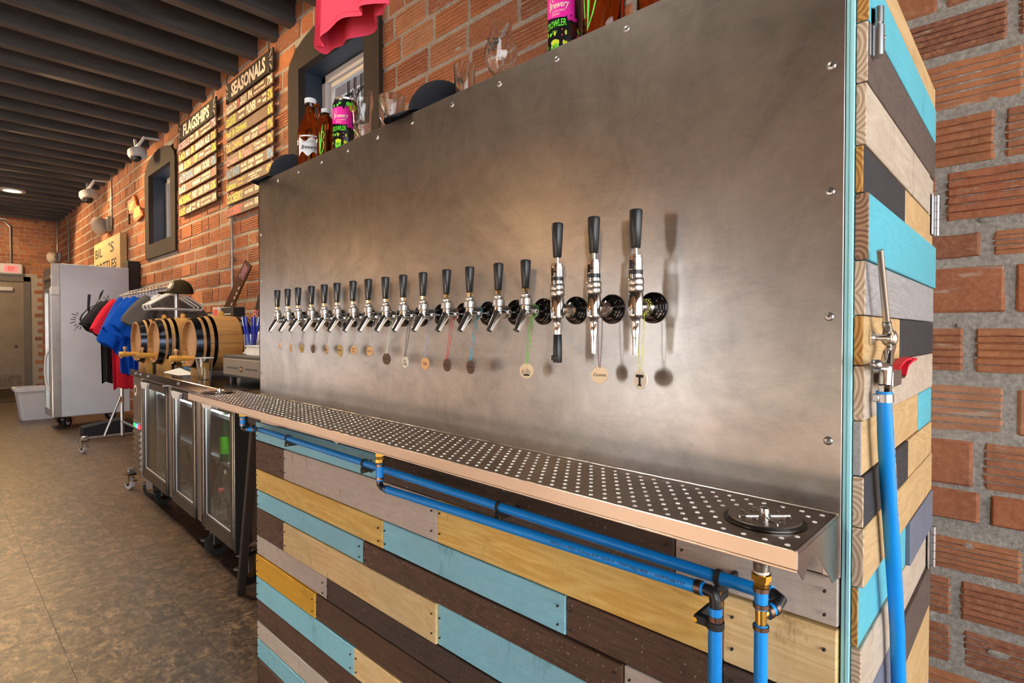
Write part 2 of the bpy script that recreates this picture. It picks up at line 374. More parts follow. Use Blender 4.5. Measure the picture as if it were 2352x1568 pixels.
for a in (('p_white', 240, 226, 210), ('p_green', 186, 200, 40), ('p_yellow', 236, 206, 92), ('p_orange', 244, 184, 72), ('p_pink', 250, 140, 140), ('p_red', 236, 92, 92),
          ('lever_red', 220, 22, 52), ('p_blue', 104, 160, 206), ('p_lilac', 220, 160, 190), ('p_ink', 40, 30, 26), ('logo', 38, 42, 54), ('hot_pink', 240, 8, 168), ('lime', 92, 220, 40), ('acid', 206, 222, 20),
          ('label_white', 214, 220, 228), ('tag_pale', 232, 206, 168), ('tag_tan', 224, 174, 122), ('tag_gold', 190, 160, 96), ('tag_dark', 92, 68, 54), ('tag_white', 236, 226, 212),
          ('b_red', 226, 50, 60), ('b_teal', 30, 172, 200), ('b_green', 90, 220, 60), ('b_white', 214, 224, 196), ('b_black', 42, 40, 44), ('b_lilac', 166, 158, 188), ('b_brown', 110, 72, 78), ('b_lime', 218, 224, 44), ('b_silver', 204, 200, 204),
          ('lever_red', 220, 22, 52), ('purple', 86, 74, 132), ('orange_plaque', 206, 92, 22), ('exit_red', 244, 110, 110), ('register', 128, 116, 106), ('register_dark', 58, 54, 52), ('pen_blue', 24, 50, 190), ('navy', 14, 20, 34), ('olive', 62, 52, 34)):
    paint(*a)
def cloth(name, r, g, b):
    m = N(name); v = m.coord(); n1 = m.noise(v, 14, 4); n2 = m.noise(v, 700, 2)
    c = srgb(r, g, b); m.set(m.mix(n1, tuple(x * .8 for x in c[:3]) + (1,), tuple(min(1, x * 1.12) for x in c[:3]) + (1,)), .95, Specular_IOR_Level=.15); m.bump(n2, .3, .0006)
    M[name] = m.m
cloth('cloth_pink', 236, 80, 108); cloth('cloth_red', 226, 44, 62); cloth('cloth_black', 38, 38, 44); cloth('cloth_blue', 18, 82, 190); cloth('cloth_gray', 96, 92, 90)
cloth('cap_black', 22, 26, 36); cloth('cap_olive', 56, 46, 30)
# brick: colour per brick, lime smears, pits
def brickmat(name, stops, smear=.60, warm=1.0):
    m = N(name); oi = m.n('ShaderNodeObjectInfo'); ge = m.n('ShaderNodeNewGeometry')
    r = m.math('FRACT', m.math('ADD', oi.outputs['Random'], ge.outputs['Random Per Island']))
    c = m.ramp(r, stops)
    v = m.coord((1, 1, 1)); n1 = m.noise(v, 9, 5, .65); n2 = m.noise(v, 55, 4, .7); n3 = m.noise(m.coord((.5, 1, 2.2)), 12, 6, .72)
    c = m.mix(m.ramp(n1, [(.35, (0, 0, 0)), (.75, (.55, .55, .55))]), c, tuple(x * .6 for x in stops[1][1][:3]) + (1,))
    c = m.mix(m.ramp(n2, [(.45, (0, 0, 0)), (.7, (.55, .55, .55))]), c, srgb(206, 148, 108))
    n5 = m.noise(m.coord((1, 1, 1)), 240, 3, .7); c = m.mix(m.ramp(n5, [(.62, (0, 0, 0)), (.7, (.6, .6, .6))]), c, srgb(70, 40, 30))
    c = m.mix(m.ramp(n3, [(smear, (0, 0, 0)), (smear + .07, (.75, .75, .75))]), c, srgb(190, 176, 160))
    m.set(c, .88); m.bump(m.math('ADD', n2, m.math('MULTIPLY', n3, .6)), .55, .006); return m.m
BR = [(.0, srgb(194, 126, 84)), (.2, srgb(160, 104, 76)), (.4, srgb(208, 136, 90)), (.6, srgb(144, 94, 74)), (.75, srgb(190, 112, 72)), (.9, srgb(168, 110, 84)), (1.0, srgb(202, 148, 112))]
M['brick'] = brickmat('clay_tile', BR)
m = N('lime_mortar'); v = m.coord((1, 1, 1), False); n1 = m.noise(v, 8, 6, .7); n2 = m.noise(v, 70, 5, .75)
m.set(m.mix(m.ramp(n2, [(.35, (0, 0, 0)), (.65, (1, 1, 1))]), m.mix(n1, srgb(166, 158, 146), srgb(200, 190, 176)), srgb(240, 234, 224)), .95); n3 = m.noise(v, 190, 4, .8); m.bump(m.math('ADD', m.math('ADD', n1, n2), m.math('MULTIPLY', n3, .7)), 1.0, .014); M['mortar'] = m.m
m = N('white_brick'); v = m.coord((1, 1, 1), True); n1 = m.noise(v, 20, 4)
m.set(m.mix(n1, srgb(214, 200, 196), srgb(240, 236, 236)), .8); M['white_brick'] = m.m
# floor vinyl: printed worn planks
m = N('worn_vinyl_tile'); v = m.coord((1, 1, 1)); n1 = m.noise(v, 5.0, 5, .65, .8); n2 = m.noise(m.coord((1, 2.2, 1)), 13, 7, .78, .5); n3 = m.noise(m.coord((2.6, 1, 1)), 11, 7, .76, .4); n4 = m.noise(m.coord((1, 1, 1)), 7, 6, .72, 1.4)
oi = m.n('ShaderNodeObjectInfo'); sw = m.math('GREATER_THAN', oi.outputs['Random'], .5)
st = m.mix(sw, n2, n3)
c = m.mix(m.ramp(n1, [(.32, (0, 0, 0)), (.68, (1, 1, 1))]), srgb(72, 57, 48), srgb(116, 92, 74))
c = m.mix(m.math('MULTIPLY', m.ramp(st, [(.44, (0, 0, 0)), (.53, (1, 1, 1))]), m.ramp(n4, [(.42, (.15, .15, .15)), (.56, (1, 1, 1))])), c, srgb(40, 34, 33))
c = m.mix(m.ramp(st, [(.30, (.75, .75, .75)), (.44, (0, 0, 0))]), c, srgb(164, 136, 106))
n6 = m.noise(m.coord((1, 1.5, 1)), 17, 8, .78, .8); c = m.mix(m.ramp(n6, [(.50, (0, 0, 0)), (.57, (.85, .85, .85))]), c, srgb(44, 37, 36))
c = m.mix(m.ramp(n6, [(.34, (.6, .6, .6)), (.43, (0, 0, 0))]), c, srgb(168, 140, 108))
c = m.mix(m.math('MULTIPLY', oi.outputs['Random'], .25), c, srgb(86, 66, 54))
m.set(c, m.math('ADD', m.math('MULTIPLY', st, .25), .26)); m.bump(st, .15, .002); M['floor'] = m.m
def emit(name, col, s):
    m = N(name); m.set(col, .4); m.b.inputs['Emission Color'].default_value = col; m.b.inputs['Emission Strength'].default_value = s; return m.m
M['lamp'] = emit('lamp_diffuser', (1, .78, .5, 1), 9.0)
M['exit_face'] = emit('exit_face', srgb(250, 128, 128), .8)
M['led_blue'] = emit('blue_indicator', (.1, .3, 1, 1), 2.0); M['led_red'] = emit('red_switch', (1, .08, .1, 1), .8); M['led_green'] = emit('green_switch', (.05, .8, .2, 1), .6)
# ================================================================== SETTING
def struct(name, mb, mat, **k): return obj(name, mb, mat, kind='structure', **k)
WIN = [(-5.0, -3.58, 2.5, 3.72, 3.95), (-9.93, -8.5, 2.5, 3.72, 3.95)]     # x0 x1 sill spring apex of the two arched windows
CEIL = 4.42
# floor: slab with loose-laid vinyl tiles
fl = struct('floor', MB().box((XW - .3, YS - .2, FLOOR - .1), (XE + .2, YW + .3, FLOOR - .002)), M['floor'])
tm = MB().box((-.2295, -.2295, 0), (.2295, .2295, .0022), .0011)
t0 = None
for i in range(26):
    for j in range(11):
        x, y = -13.6 + i * .46, -2.6 + j * .46
        if t0 is None: t0 = obj('floor_tile', tm, M['floor'], fl, local=True); o = t0
        else: o = t0.copy(); COL.objects.link(o)
        o.location = (x + (.23 if j % 2 else 0), y, FLOOR - .002)
# brick wall: mortar bed
def mortar_grid(x0, x1, z0, z1, st, holes):
    nx, nz = int((x1 - x0) / st), int((z1 - z0) / st); mb = MB(); vs = []; fs = []
    for i in range(nx + 1):
        for j in range(nz + 1):
            x, z = x0 + (x1 - x0) * i / nx, z0 + (z1 - z0) * j / nz
            d = noise.noise(Vector((x * 9, z * 9, 1.3))) * .010 + noise.noise(Vector((x * 31, z * 31, 5))) * .006
            vs.append((x, YW - .0015 - d * .75, z))
    for i in range(nx):
        for j in range(nz):
            x, z = x0 + (x1 - x0) * (i + .5) / nx, z0 + (z1 - z0) * (j + .5) / nz
            if any(h[0] < x < h[1] and h[2] < z < h[4] for h in holes): continue
            a = i * (nz + 1) + j; fs.append((a, a + nz + 1, a + nz + 2, a + 1))
    return mb.add(vs, fs, True)
mort = mortar_grid(-4.0, -.6, 1.7, CEIL, .017, WIN); mort2 = mortar_grid(-.6, .3, .2, 3.6, .0085, WIN)
def wbox(mb, x0, x1, z0, z1, y0=YW - .004, y1=YW + .02): mb.box((x0, y0, z0), (x1, y1, z1))
wn = MB()
wbox(wn, WIN[0][1], XE, FLOOR, CEIL); wbox(wn, WIN[0][0], WIN[0][1], FLOOR, WIN[0][2]); wbox(wn, WIN[0][0], WIN[0][1], WIN[0][4], CEIL)
wbox(wn, XW, WIN[1][0], FLOOR, CEIL); wbox(wn, WIN[1][1], WIN[0][0], FLOOR, CEIL)
wbox(wn, WIN[1][0], WIN[1][1], FLOOR, WIN[1][2]); wbox(wn, WIN[1][0], WIN[1][1], WIN[1][4], CEIL)
for wd in WIN:                                      # masonry depth round the window openings
    x0, x1, a, b, c = wd
    wn.box((x0 - .02, YW, a), (x0, YW + .34, c)); wn.box((x1, YW, a), (x1 + .02, YW + .34, c))
    wn.box((x0, YW, a - .02), (x1, YW + .34, a)); wn.box((x0, YW, c), (x1, YW + .34, c + .02))
wall = struct('wall_right', wn, M['mortar'])
obj('mortar_bed', mort, M['mortar'], wall, kind='stuff', fix=False); obj('mortar_bed', mort2, M['mortar'], wall, kind='stuff', fix=False)
def brick_mesh(mb, L, Hh, ridges, y=0.0, x=0.0, z=0.0, jit=0.0, dep=.05):
    # scored clay tile: ridged face looks to -y; one closed island
    prof = []
    if ridges:
        p = Hh / ridges; g = p * .16
        for k in range(ridges):
            z0 = k * p
            prof += [(z0 + (g if k else 0), -.0 if k else .004), (z0 + p - g, 0.0)] if k == 0 else [(z0 + g, 0.0), (z0 + p - (g if k < ridges - 1 else 0), 0.0 if k < ridges - 1 else .004)]
            if k < ridges - 1: prof += [(z0 + p - g * .35, .0075), (z0 + p + g * .35, .0075)]
    else:
        prof = [(0, .006), (Hh * .05, 0), (Hh * .95, 0), (Hh, .006)]
    r = random.uniform; e = .006; n = len(prof)
    K = max(2, int(L / .05)) if jit > .003 else 2
    xs_ = [e * 1.6 + (L - 3.2 * e) * k / K for k in range(K + 1)]
    rings = [[(x + e * .5 + r(-jit, jit), y + yy + .006, z + zz) for zz, yy in prof]]
    for xx in xs_:
        ze = [r(0, jit * 1.1), -r(0, jit * 1.1)]
        rings.append([(x + xx, y + yy + r(0, jit * .6), z + zz + (ze[0] if i < 2 else ze[1] if i > n - 3 else 0)) for i, (zz, yy) in enumerate(prof)])
    rings.append([(x + L - e * .5 + r(-jit, jit), y + yy + .006, z + zz) for zz, yy in prof])
    R = len(rings); vs = [p for q in rings for p in q]
    b = len(vs); vs += [(x, y + dep, z), (x, y + dep, z + Hh), (x + L, y + dep, z), (x + L, y + dep, z + Hh)]
    fs = []
    for k in range(R - 1):
        for i in range(n - 1): fs.append((k * n + i, (k + 1) * n + i, (k + 1) * n + i + 1, k * n + i + 1))
    fs.append(tuple([b] + list(range(0, n)) + [b + 1])); fs.append(tuple([b + 3] + list(range(R * n - 1, (R - 1) * n - 1, -1)) + [b + 2]))
    fs.append(tuple([b + 1] + [k * n + n - 1 for k in range(R)] + [b + 3])); fs.append(tuple([b, b + 2] + [k * n for k in range(R - 1, -1, -1)]))
    return mb.add(vs, fs)
bricks = []                                          # (x, z, L, h, ridges)
random.seed(21)
ZR = lambda py: CAMZ + (765 - py) / FPX * 1.806
KN = [(1542, 1455, 'T', None), (1432, 1342, 'T', 2205), (1322, 1245, 'T', None), (1202, 1131, 'S', 2268), (1121, 1015, 'T', 2250), (994, 887, 'T', None), (855, 755, 'T', 2226), (720, 613, 'S', None), (592, 535, 'H', 2262), (505, 391, 'T', None), (375, 266, 'T', 2292), (242, 134, 'T', None), (112, 28, 'T', 2318)]
rows = []
z = ZR(1565)
while z > FLOOR: rows.append((z - .15, z, random.choice('TTS'), None)); z -= .172
rows += [(ZR(a), ZR(b), k, j) for a, b, k, j in KN]
z = ZR(6)
while z < CEIL:
    h = random.choice((.150, .158, .138)); rows.append((z, min(z + h, CEIL), random.choice('TTTTSH'), None)); z += h + random.uniform(.021, .029)
for row, (z, z1_, kind, jp) in enumerate(rows):
    h = z1_ - z
    x = XW + random.uniform(0, .2); jx = aty(jp, 765, YW).x if jp else None
    while x < 1.0:
        if kind == 'H': L = random.uniform(.13, .21)
        else: L = random.uniform(.32, .46) if random.random() < .82 else random.uniform(.15, .24)
        if jx and x < jx - .012 < x + L + .2: L = jx - .012 - x; jx = None
        rid = 0 if kind == 'S' or (kind == 'H' and random.random() < .7) or random.random() < .12 else (6 if kind == 'T' else 5)
        a, b = x, x + L
        for wd in WIN:
            if z + h > wd[2] - .02 and z < wd[3] + .10:
                if a < wd[1] and b > wd[0]:
                    if a < wd[0]: b = min(b, wd[0])
                    elif b > wd[1]: a = max(a, wd[1])
                    else: a = b = None; break
            elif z + h > wd[2] - .02 and z < wd[4] and a < wd[1] and b > wd[0]:
                xm = (wd[0] + wd[1]) / 2; q = .71 * math.sqrt(max(0, 1 - ((z - wd[3]) / (wd[4] - wd[3])) ** 2))
                if a < xm + q and b > xm - q:
                    if a < xm - q: b = xm - q
                    elif b > xm + q: a = xm + q
                    else: a = b = None; break
        if a is not None and b - a > .05: bricks.append((a, z, b - a, h, rid))
        x += L + random.uniform(.02, .03)
def seen(b):
    x, z, L, h, r = b; c = (x + L / 2, YW, z + h / 2)
    d = depth(c)
    if d < .3: return 0
    v = Vector(c) - CAM; px = 1176 + FPX * v.dot(RT) / d; py = 784 - FPX * v.dot(UP) / d
    if px < 100 or px > 2480 or py < -140 or py > 1700: return 0
    if 600 < px < 2100 and py > 420 - .4456 * (px - 600) + 30: return 0      # behind the tap tower
    return L * h / (d * d)
bricks.sort(key=seen, reverse=True)
lots = MB(); pool = {}
for k, (x, z, L, h, rid) in enumerate(bricks):
    yj = YW - .012 + (random.uniform(-.003, .002) if x > -3 else random.uniform(-.006, .004))
    if k < 300 and seen((x, z, L, h, rid)) > 0:
        key = (round(L / .03), rid, round(h / .01))
        if key not in pool:
            me = MB(); brick_mesh(me, 1.0 * L, h, rid, jit=.0042); pool[key] = (obj('brick', me, M['brick'], wall, local=True), L, h)
            o = pool[key][0]
        else:
            o = pool[key][0].copy(); COL.objects.link(o); o.scale = (L / pool[key][1], 1, h / pool[key][2])
        o.location = (x, yj, z)
    else:
        brick_mesh(lots, L, h, rid, yj, x, z, .003)
obj('brickwork', lots, M['brick'], wall, kind='stuff', fix=False)
# mortar slopped over the tile faces
mm_ = MB(); random.seed(5)
for k in range(70):
    x, z = random.uniform(-3.4, .2), random.uniform(.2, 4.1)
    rr = random.uniform(.008, .022)
    mm_.ball((x, YW - .008, z), rr, 7, 5, (random.uniform(.8, 2.2), .3, random.uniform(.5, 1.0)))
obj('mortar_dab', mm_, M['mortar'], wall, kind='stuff', fix=False)
# far wall with door
DY0, DY1, DZ = -1.6, 1.78, 2.75
wf = MB(); wf.box((XW - .25, DY1, FLOOR), (XW, YW + .3, CEIL)); wf.box((XW - .25, YS, FLOOR), (XW, DY0, CEIL)); wf.box((XW - .25, DY0, DZ), (XW, DY1, CEIL))
wf.box((XW - .3, DY0, FLOOR), (XW - .25, DY1, DZ))
wfar = struct('wall_back', wf, M['mortar'])
lots = MB(); z = FLOOR; row = 0
while z < CEIL - .05:
    y = YS + .3 + (.1 if row % 2 else 0); h = .086
    while y < YW:
        L = .21 if row % 6 else .10
        a, b = y, min(y + L, YW)
        if not (z < DZ + .0 and a < DY1 + .02 and b > DY0 - .02) and b - a > .04:
            lots.box((XW - .02, a, z), (XW + .012 + random.uniform(-.005, .005), b, z + h), .004)
        y += L + .012
    z += h + .013; row += 1
obj('brickwork', lots, M['brick'], wfar, kind='stuff', fix=False)
d1 = empty('door_1', (XW, (DY0 + DY1) / 2, FLOOR), kind='structure')
M['door_gray'] = flat('door_gray', srgb(150, 138, 124), .6, 0, 3, .12); M['door_frame'] = flat('door_frame_paint', srgb(120, 116, 110), .55, 0, 5, .08)
M['kick'] = flat('scuffed_kick_plate', srgb(132, 116, 98), .45, .6, 12, .3)
f = MB(); f.box((XW - .12, DY1 - .13, FLOOR), (XW + .03, DY1, DZ)); f.box((XW - .12, DY0, FLOOR), (XW + .03, DY0 + .13, DZ)); f.box((XW - .12, DY0, DZ - .12), (XW + .03, DY1, DZ))
obj('door_frame', f, M['door_frame'], d1)
obj('door_panel', MB().box((XW - .08, DY0 + .13, FLOOR + .02), (XW - .02, DY1 - .13, DZ - .12)), M['door_gray'], d1)
obj('kick_plate', MB().box((XW - .02, DY0 + .2, FLOOR + .04), (XW - .012, DY1 - .2, FLOOR + .33)), M['kick'], d1)
obj('door_closer', MB().box((XW - .02, .75, 2.38), (XW + .06, 1.45, 2.48), .01), M['white'], d1)
obj('closer_arm', MB().box((XW + .0, .2, 2.52), (XW + .03, 1.0, 2.545)), M['steel'], d1)
obj('keyhole', MB().cyl((XW - .02, 1.5, 1.0), (XW + .0, 1.5, 1.0), .03, 10), M['black'], d1)
obj('threshold', MB().box((XW - .06, DY0, FLOOR), (XW + .06, DY1, FLOOR + .025), .008), M['steel'], d1)
# ceiling: black deck on charcoal joists
ce = struct('ceiling', MB().box((XW - .2, YS - .2, CEIL), (XE + .2, YW + .3, CEIL + .1)), M['deck'])
jm = MB().box((-.055, YS, 0), (.055, YW + .10, .27), .006)
for k, x in enumerate([-3.4, -3.95, -4.5, -5.0] + [-5.36 - .505 * i for i in range(26)] + [-2.8, -2.2, -1.6, -1.0, -.4, .2, .8, 1.4, 2.0, 2.6, 3.2]):
    o = obj('joist', jm, M['joist'], ce, local=True) if k == 0 else o.copy()
    if k: COL.objects.link(o)
    o.location = (x + .0, 0, 4.15)
struct('alley_shade_block', MB().box((XW - .2, YS - .2, CEIL + .1), (XE + .2, YW + .35, 7.6)), M['deck'])  # unseen block added above the ceiling to shade the alley wall
# opposite wall and front wall with their openings (behind the camera)
ws = MB(); xs = [(x, hw) for x, hw, pw in SWIN]
edges = [XE] + [e for x, hw in xs for e in (x + hw, x - hw)] + [XW]
for i in range(0, len(edges), 2): ws.box((edges[i + 1], YS - .25, FLOOR), (edges[i], YS, CEIL))
for x, hw in xs: ws.box((x - hw, YS - .25, FLOOR), (x + hw, YS, .3)); ws.box((x - hw, YS - .25, 2.1), (x + hw, YS, CEIL))
M['plaster'] = flat('tan_plaster', srgb(176, 140, 108), .85, 0, 3, .1)
struct('wall_left', ws, M['plaster'])
M['asphalt'] = flat('asphalt', (.07, .07, .07), .9, 0, 6, .2)
struct('ground', MB().box((-40, -30, FLOOR - .25), (20, YS - .26, FLOOR - .1)).box((XE + .21, YS - .26, FLOOR - .25), (20, 12, FLOOR - .1)), M['asphalt'])  # unseen street ground, added to dim the outlook from the side windows
struct('street_sky_block', MB().box((-40, -24.5, FLOOR - .1), (20, -24, 8)), M['asphalt'])  # unseen dark facade added to cut the sky entering the side windows
for k, (x, hw) in enumerate(xs):
    wnd = empty('window_%d' % (k + 3), (x, YS, .5), kind='structure'); f = MB()
    for xx in (x - hw, x + hw): f.box((xx - .05, YS - .08, .3), (xx + .05, YS + .06, 2.1))
    for zz in (.3, 1.3, 2.1): f.box((x - hw, YS - .08, zz - .05), (x + hw, YS + .06, zz + .05))
    obj('window_frame', f, M['black_matte'], wnd)
wr = MB(); wr.box((XE, YS, FLOOR), (XE + .2, YW, .4)); wr.box((XE, YS, 3.1), (XE + .2, YW, CEIL)); wr.box((XE, 1.6, .4), (XE + .2, YW, 3.1)); wr.box((XE, YS, .4), (XE + .2, -4.0, 3.1))
struct('wall_front', wr, M['plaster'])
wnd = empty('window_7', (XE, -1.2, .4), kind='structure'); f = MB()
for yy in (-4.0, -2.6, -1.2, .2, 1.6): f.box((XE - .02, yy - .05, .4), (XE + .12, yy + .05, 3.1))
for zz in (.4, 2.4, 3.1): f.box((XE - .02, -4.0, zz - .05), (XE + .12, 1.6, zz + .05))
obj('window_frame', f, M['black_matte'], wnd)
# the two arched windows in the brick wall
def arch_pts(x0, x1, z0, zs, za, n=10):
    xm, hw = (x0 + x1) / 2, (x1 - x0) / 2
    return [(x0, z0), (x1, z0)] + [(xm + hw * math.cos(PI * k / n), zs + (za - zs) * math.sin(PI * k / n)) for k in range(n + 1)]
def arched_window(idx, wd, bars):
    x0, x1, z0, zs, za = wd
    wnd = empty('window_%d' % idx, ((x0 + x1) / 2, YW, z0), kind='structure')
    t = .17; f = MB(); outer = arch_pts(x0 - .04, x1 + .04, z0 - .04, zs, za + .04); n = len(outer)
    ix0, ix1, iz0, iz1 = x0 + t, x1 - t, z0 + t, zs - .02
    # front casing: sill, jambs, arched head as one flat board
    y0, y1 = YW - .045, YW + .02
    P = lambda a, b, d: (a, d, b)
    f.prism([(x0 - .04, z0 - .04), (x1 + .04, z0 - .04), (x1 + .04, iz0), (x0 - .04, iz0)], P, y0, y1)
    f.prism([(x0 - .04, iz0), (ix0, iz0), (ix0, iz1), (x0 - .04, iz1)], P, y0, y1)
    f.prism([(ix1, iz0), (x1 + .04, iz0), (x1 + .04, iz1), (ix1, iz1)], P, y0, y1)
    f.prism([(x0 - .04, iz1), (x1 + .04, iz1)] + outer[2:], P, y0, y1)
    obj('casing', f, M['frame'], wnd)
    r = MB(); yb = YW + .24
    r.box((ix0 - .02, y1, iz0), (ix0, yb, iz1)); r.box((ix1, y1, iz0), (ix1 + .02, yb, iz1)); r.box((ix0, y1, iz0 - .02), (ix1, yb, iz0)); r.box((ix0, y1, iz1), (ix1, yb, iz1 + .02))
    obj('reveal', r, M['reveal'], wnd)
    s = MB(); sw = .075
    for a, b, c, d in ((ix0, iz0, ix0 + sw, iz1), (ix1 - sw, iz0, ix1, iz1), (ix0, iz0, ix1, iz0 + sw), (ix0, iz1 - sw, ix1, iz1)):
        s.box((a, yb - .06, b), (c, yb, d), .008)
    s2 = .12
    for a, b, c, d in ((ix0 + sw, iz0 + sw, ix0 + s2, iz1 - sw), (ix1 - s2, iz0 + sw, ix1 - sw, iz1 - sw), (ix0 + s2, iz0 + sw, ix1 - s2, iz0 + s2), (ix0 + s2, iz1 - s2, ix1 - s2, iz1 - sw)):
        s.box((a, yb - .03, b), (c, yb + .01, d), .006)
    obj('sash', s, M['white'], wnd)
    obj('pane', MB().box((ix0 + s2, yb - .012, iz0 + s2), (ix1 - s2, yb - .006, iz1 - s2)), M['pane'], wnd)
    if bars:
        for k in range(9):
            xx = ix0 + .08 + k * (ix1 - ix0 - .16) / 8
            obj('window_bar', MB().box((xx - .008, yb + .16, iz0 - .1), (xx + .008, yb + .18, iz1 + .1)), M['black_matte'], wnd)
        b = MB()
        for zz in (iz1 - .12, iz0 + .55): b.box((ix0, yb + .155, zz - .012), (ix1, yb + .165, zz + .012))
        obj('cross_bar', b, M['black_matte'], wnd)
arched_window(1, WIN[0], True); arched_window(2, WIN[1], False)
# white-painted brick building across the alley
nb = MB().box((-26, 5.2, -1), (3, 5.4, 9)); lots = MB(); random.seed(3)
for r_ in range(46):
    for k in range(100):
        x = -22 + k * .222 + (.11 if r_ % 2 else 0); lots.box((x, 5.17 + random.uniform(0, .012), 1.5 + r_ * .09), (x + .21, 5.21, 1.5 + r_ * .09 + .078))
M['alley_mortar'] = flat('alley_mortar', srgb(150, 130, 128), .9, 0, 12, .1)
ab = empty('neighbor_building', (-10, 5.2, -1), label='white painted brick building seen through the barred window', cat='building')
obj('wall', nb, M['alley_mortar'], ab); obj('brickwork', lots, M['white_brick'], ab, kind='stuff', fix=False)
# ================================================================== TAP TOWER
TY, TZ, XL, XR, XEND, TB = .875, 1.914, -2.165, -.1965, -.171, 1.553
tw = empty('tap_tower', (-1.2, 1.2, FLOOR), label='long keg cooler with steel tap wall and colorful salvaged plank cladding', cat='tap wall')
obj('carcass', MB().box((-2.2, TY + .012, FLOOR), (-.187, TB - .01, 1.895)), M['darkbrown'], tw)
obj('steel_panel', MB().box((XL, TY, .996), (XR, TY + .008, TZ), .0008), M['panel'], tw)
obj('top_board', MB().box((XL, TY + .008, 1.886), (-.187, TB, 1.908)), M['wood_y'], tw)
for nm, x0, x1 in (('corner_trim', XR + .0005, -.1905), ('corner_trim', -.1905, -.1845)):
    obj(nm, MB().box((x0, TY - (.001 if x1 > -.19 else -.001), FLOOR), (x1, TY + .03, 2.02), .0012), M['trim_turq'], tw)
sc = MB(); sc.lathe([(.0062, 0), (.0062, .0008), (.0055, .0018), (.004, .0026), (.0, .0030)], 14, (0, 0, 0), (0, -1, 0))
sc.mi = 1; sc.box((-.0022, -.0031, -.0005), (.0022, -.0026, .0005)); sc.box((-.0005, -.0031, -.0022), (.0005, -.0026, .0022))
s0 = None
pts = [(-.5448 + .0, 1.889)] + [(-.5448 - .16154 * k, 1.889) for k in range(1, 10)] + [(-.5448 + .16154, 1.889), (-.5448 + .32308, 1.889)] + [(-.2134, 1.7137 - .17547 * k) for k in range(4)] + [(-.2134, 1.012)] + [(-2.150, 1.7137 - .17547 * k) for k in range(4)]
for x, z in pts:
    if s0 is None: o = s0 = obj('screw', sc, [M['zinc'], M['black']], tw, local=True)
    else: o = s0.copy(); COL.objects.link(o); o.parent = tw
    o.location = Vector((x, TY, z)) - LOC[tw.name]
random.seed(11)
ROWS = [(.996, .925, [(-2.2, -1.36, 'turq'), (-1.36, -.445, 'darkbrown'), (-.445, -.198, 'gray')]),
        (.923, .815, [(-2.2, -1.955, 'brown'), (-1.955, -1.086, 'gray'), (-1.086, -.36, 'yellow'), (-.36, -.198, 'pale')]),
        (.813, .733, [(-2.2, -1.326, 'yellow'), (-1.326, -.679, 'turq'), (-.679, -.36, 'brown'), (-.36, -.198, 'darkbrown')]),
        (.731, .663, [(-2.19, -1.427, 'turq'), (-1.427, -.545, 'brown'), (-.545, -.198, 'gray')]),
        (.661, .556, [(-2.2, -1.955, 'brown'), (-1.955, -1.086, 'pale'), (-1.086, -.30, 'turq'), (-.30, -.198, 'pale')]),
        (.554, .482, [(-2.2, -1.65, 'gray'), (-1.65, -.86, 'darkbrown'), (-.86, -.198, 'yellow')]),
        (.480, .396, [(-2.2, -1.72, 'gold'), (-1.72, -.95, 'brown'), (-.95, -.198, 'turq')]),
        (.394, .306, [(-2.2, -1.48, 'turq'), (-1.48, -.9, 'pale'), (-.9, -.198, 'darkbrown')]),
        (.304, .220, [(-2.2, -1.30, 'brown'), (-1.30, -.6, 'gray'), (-.6, -.198, 'yellow')]),
        (.218, .150, [(-2.2, -1.62, 'gray'), (-1.62, -.198, 'pale')]),
        (.148, .075, [(-2.2, -1.72, 'turq'), (-1.72, -.9, 'gold'), (-.9, -.198, 'brown')]),
        (.073, -.038, [(-2.2, -1.4, 'brown'), (-1.4, -.198, 'gray')])]
for zt, zb, ps in ROWS:
    for x0, x1, c in ps:
        yj = random.uniform(-.0035, .0035)
        o = obj('plank', MB().box((x0 + .0008, TY - .005 + yj, zb + .0008), (x1 - .0008, TY + .012, zt - .0008), .0018), M[c], tw)
nh = MB()
for zt, zb, ps in ROWS:
    for x0, x1, c in ps:
        for xx in (x0 + .016, x1 - .016):
            for f in (.25, .72):
                nh.cyl((xx, TY - .012, zb + (zt - zb) * f), (xx, TY - .0075, zb + (zt - zb) * f), .0022, 6)
obj('nail_head', nh, M['black_matte'], tw, kind='stuff')
z = .99
while z > 0:
    h = random.uniform(.07, .13)
    obj('plank', MB().box((-2.2165, TY + .01, max(z - h, FLOOR) + .001), (-2.2, TB, z), .002), M[random.choice(['white_y', 'wood_y'])], tw); z -= h
for a, b in ((.996, 1.2), (1.2, 1.42), (1.42, 1.66), (1.66, 1.886)): obj('plank', MB().box((-2.2, TY + .012, a), (XL - .004, TB, b - .001), .002), M['brown_y'], tw)
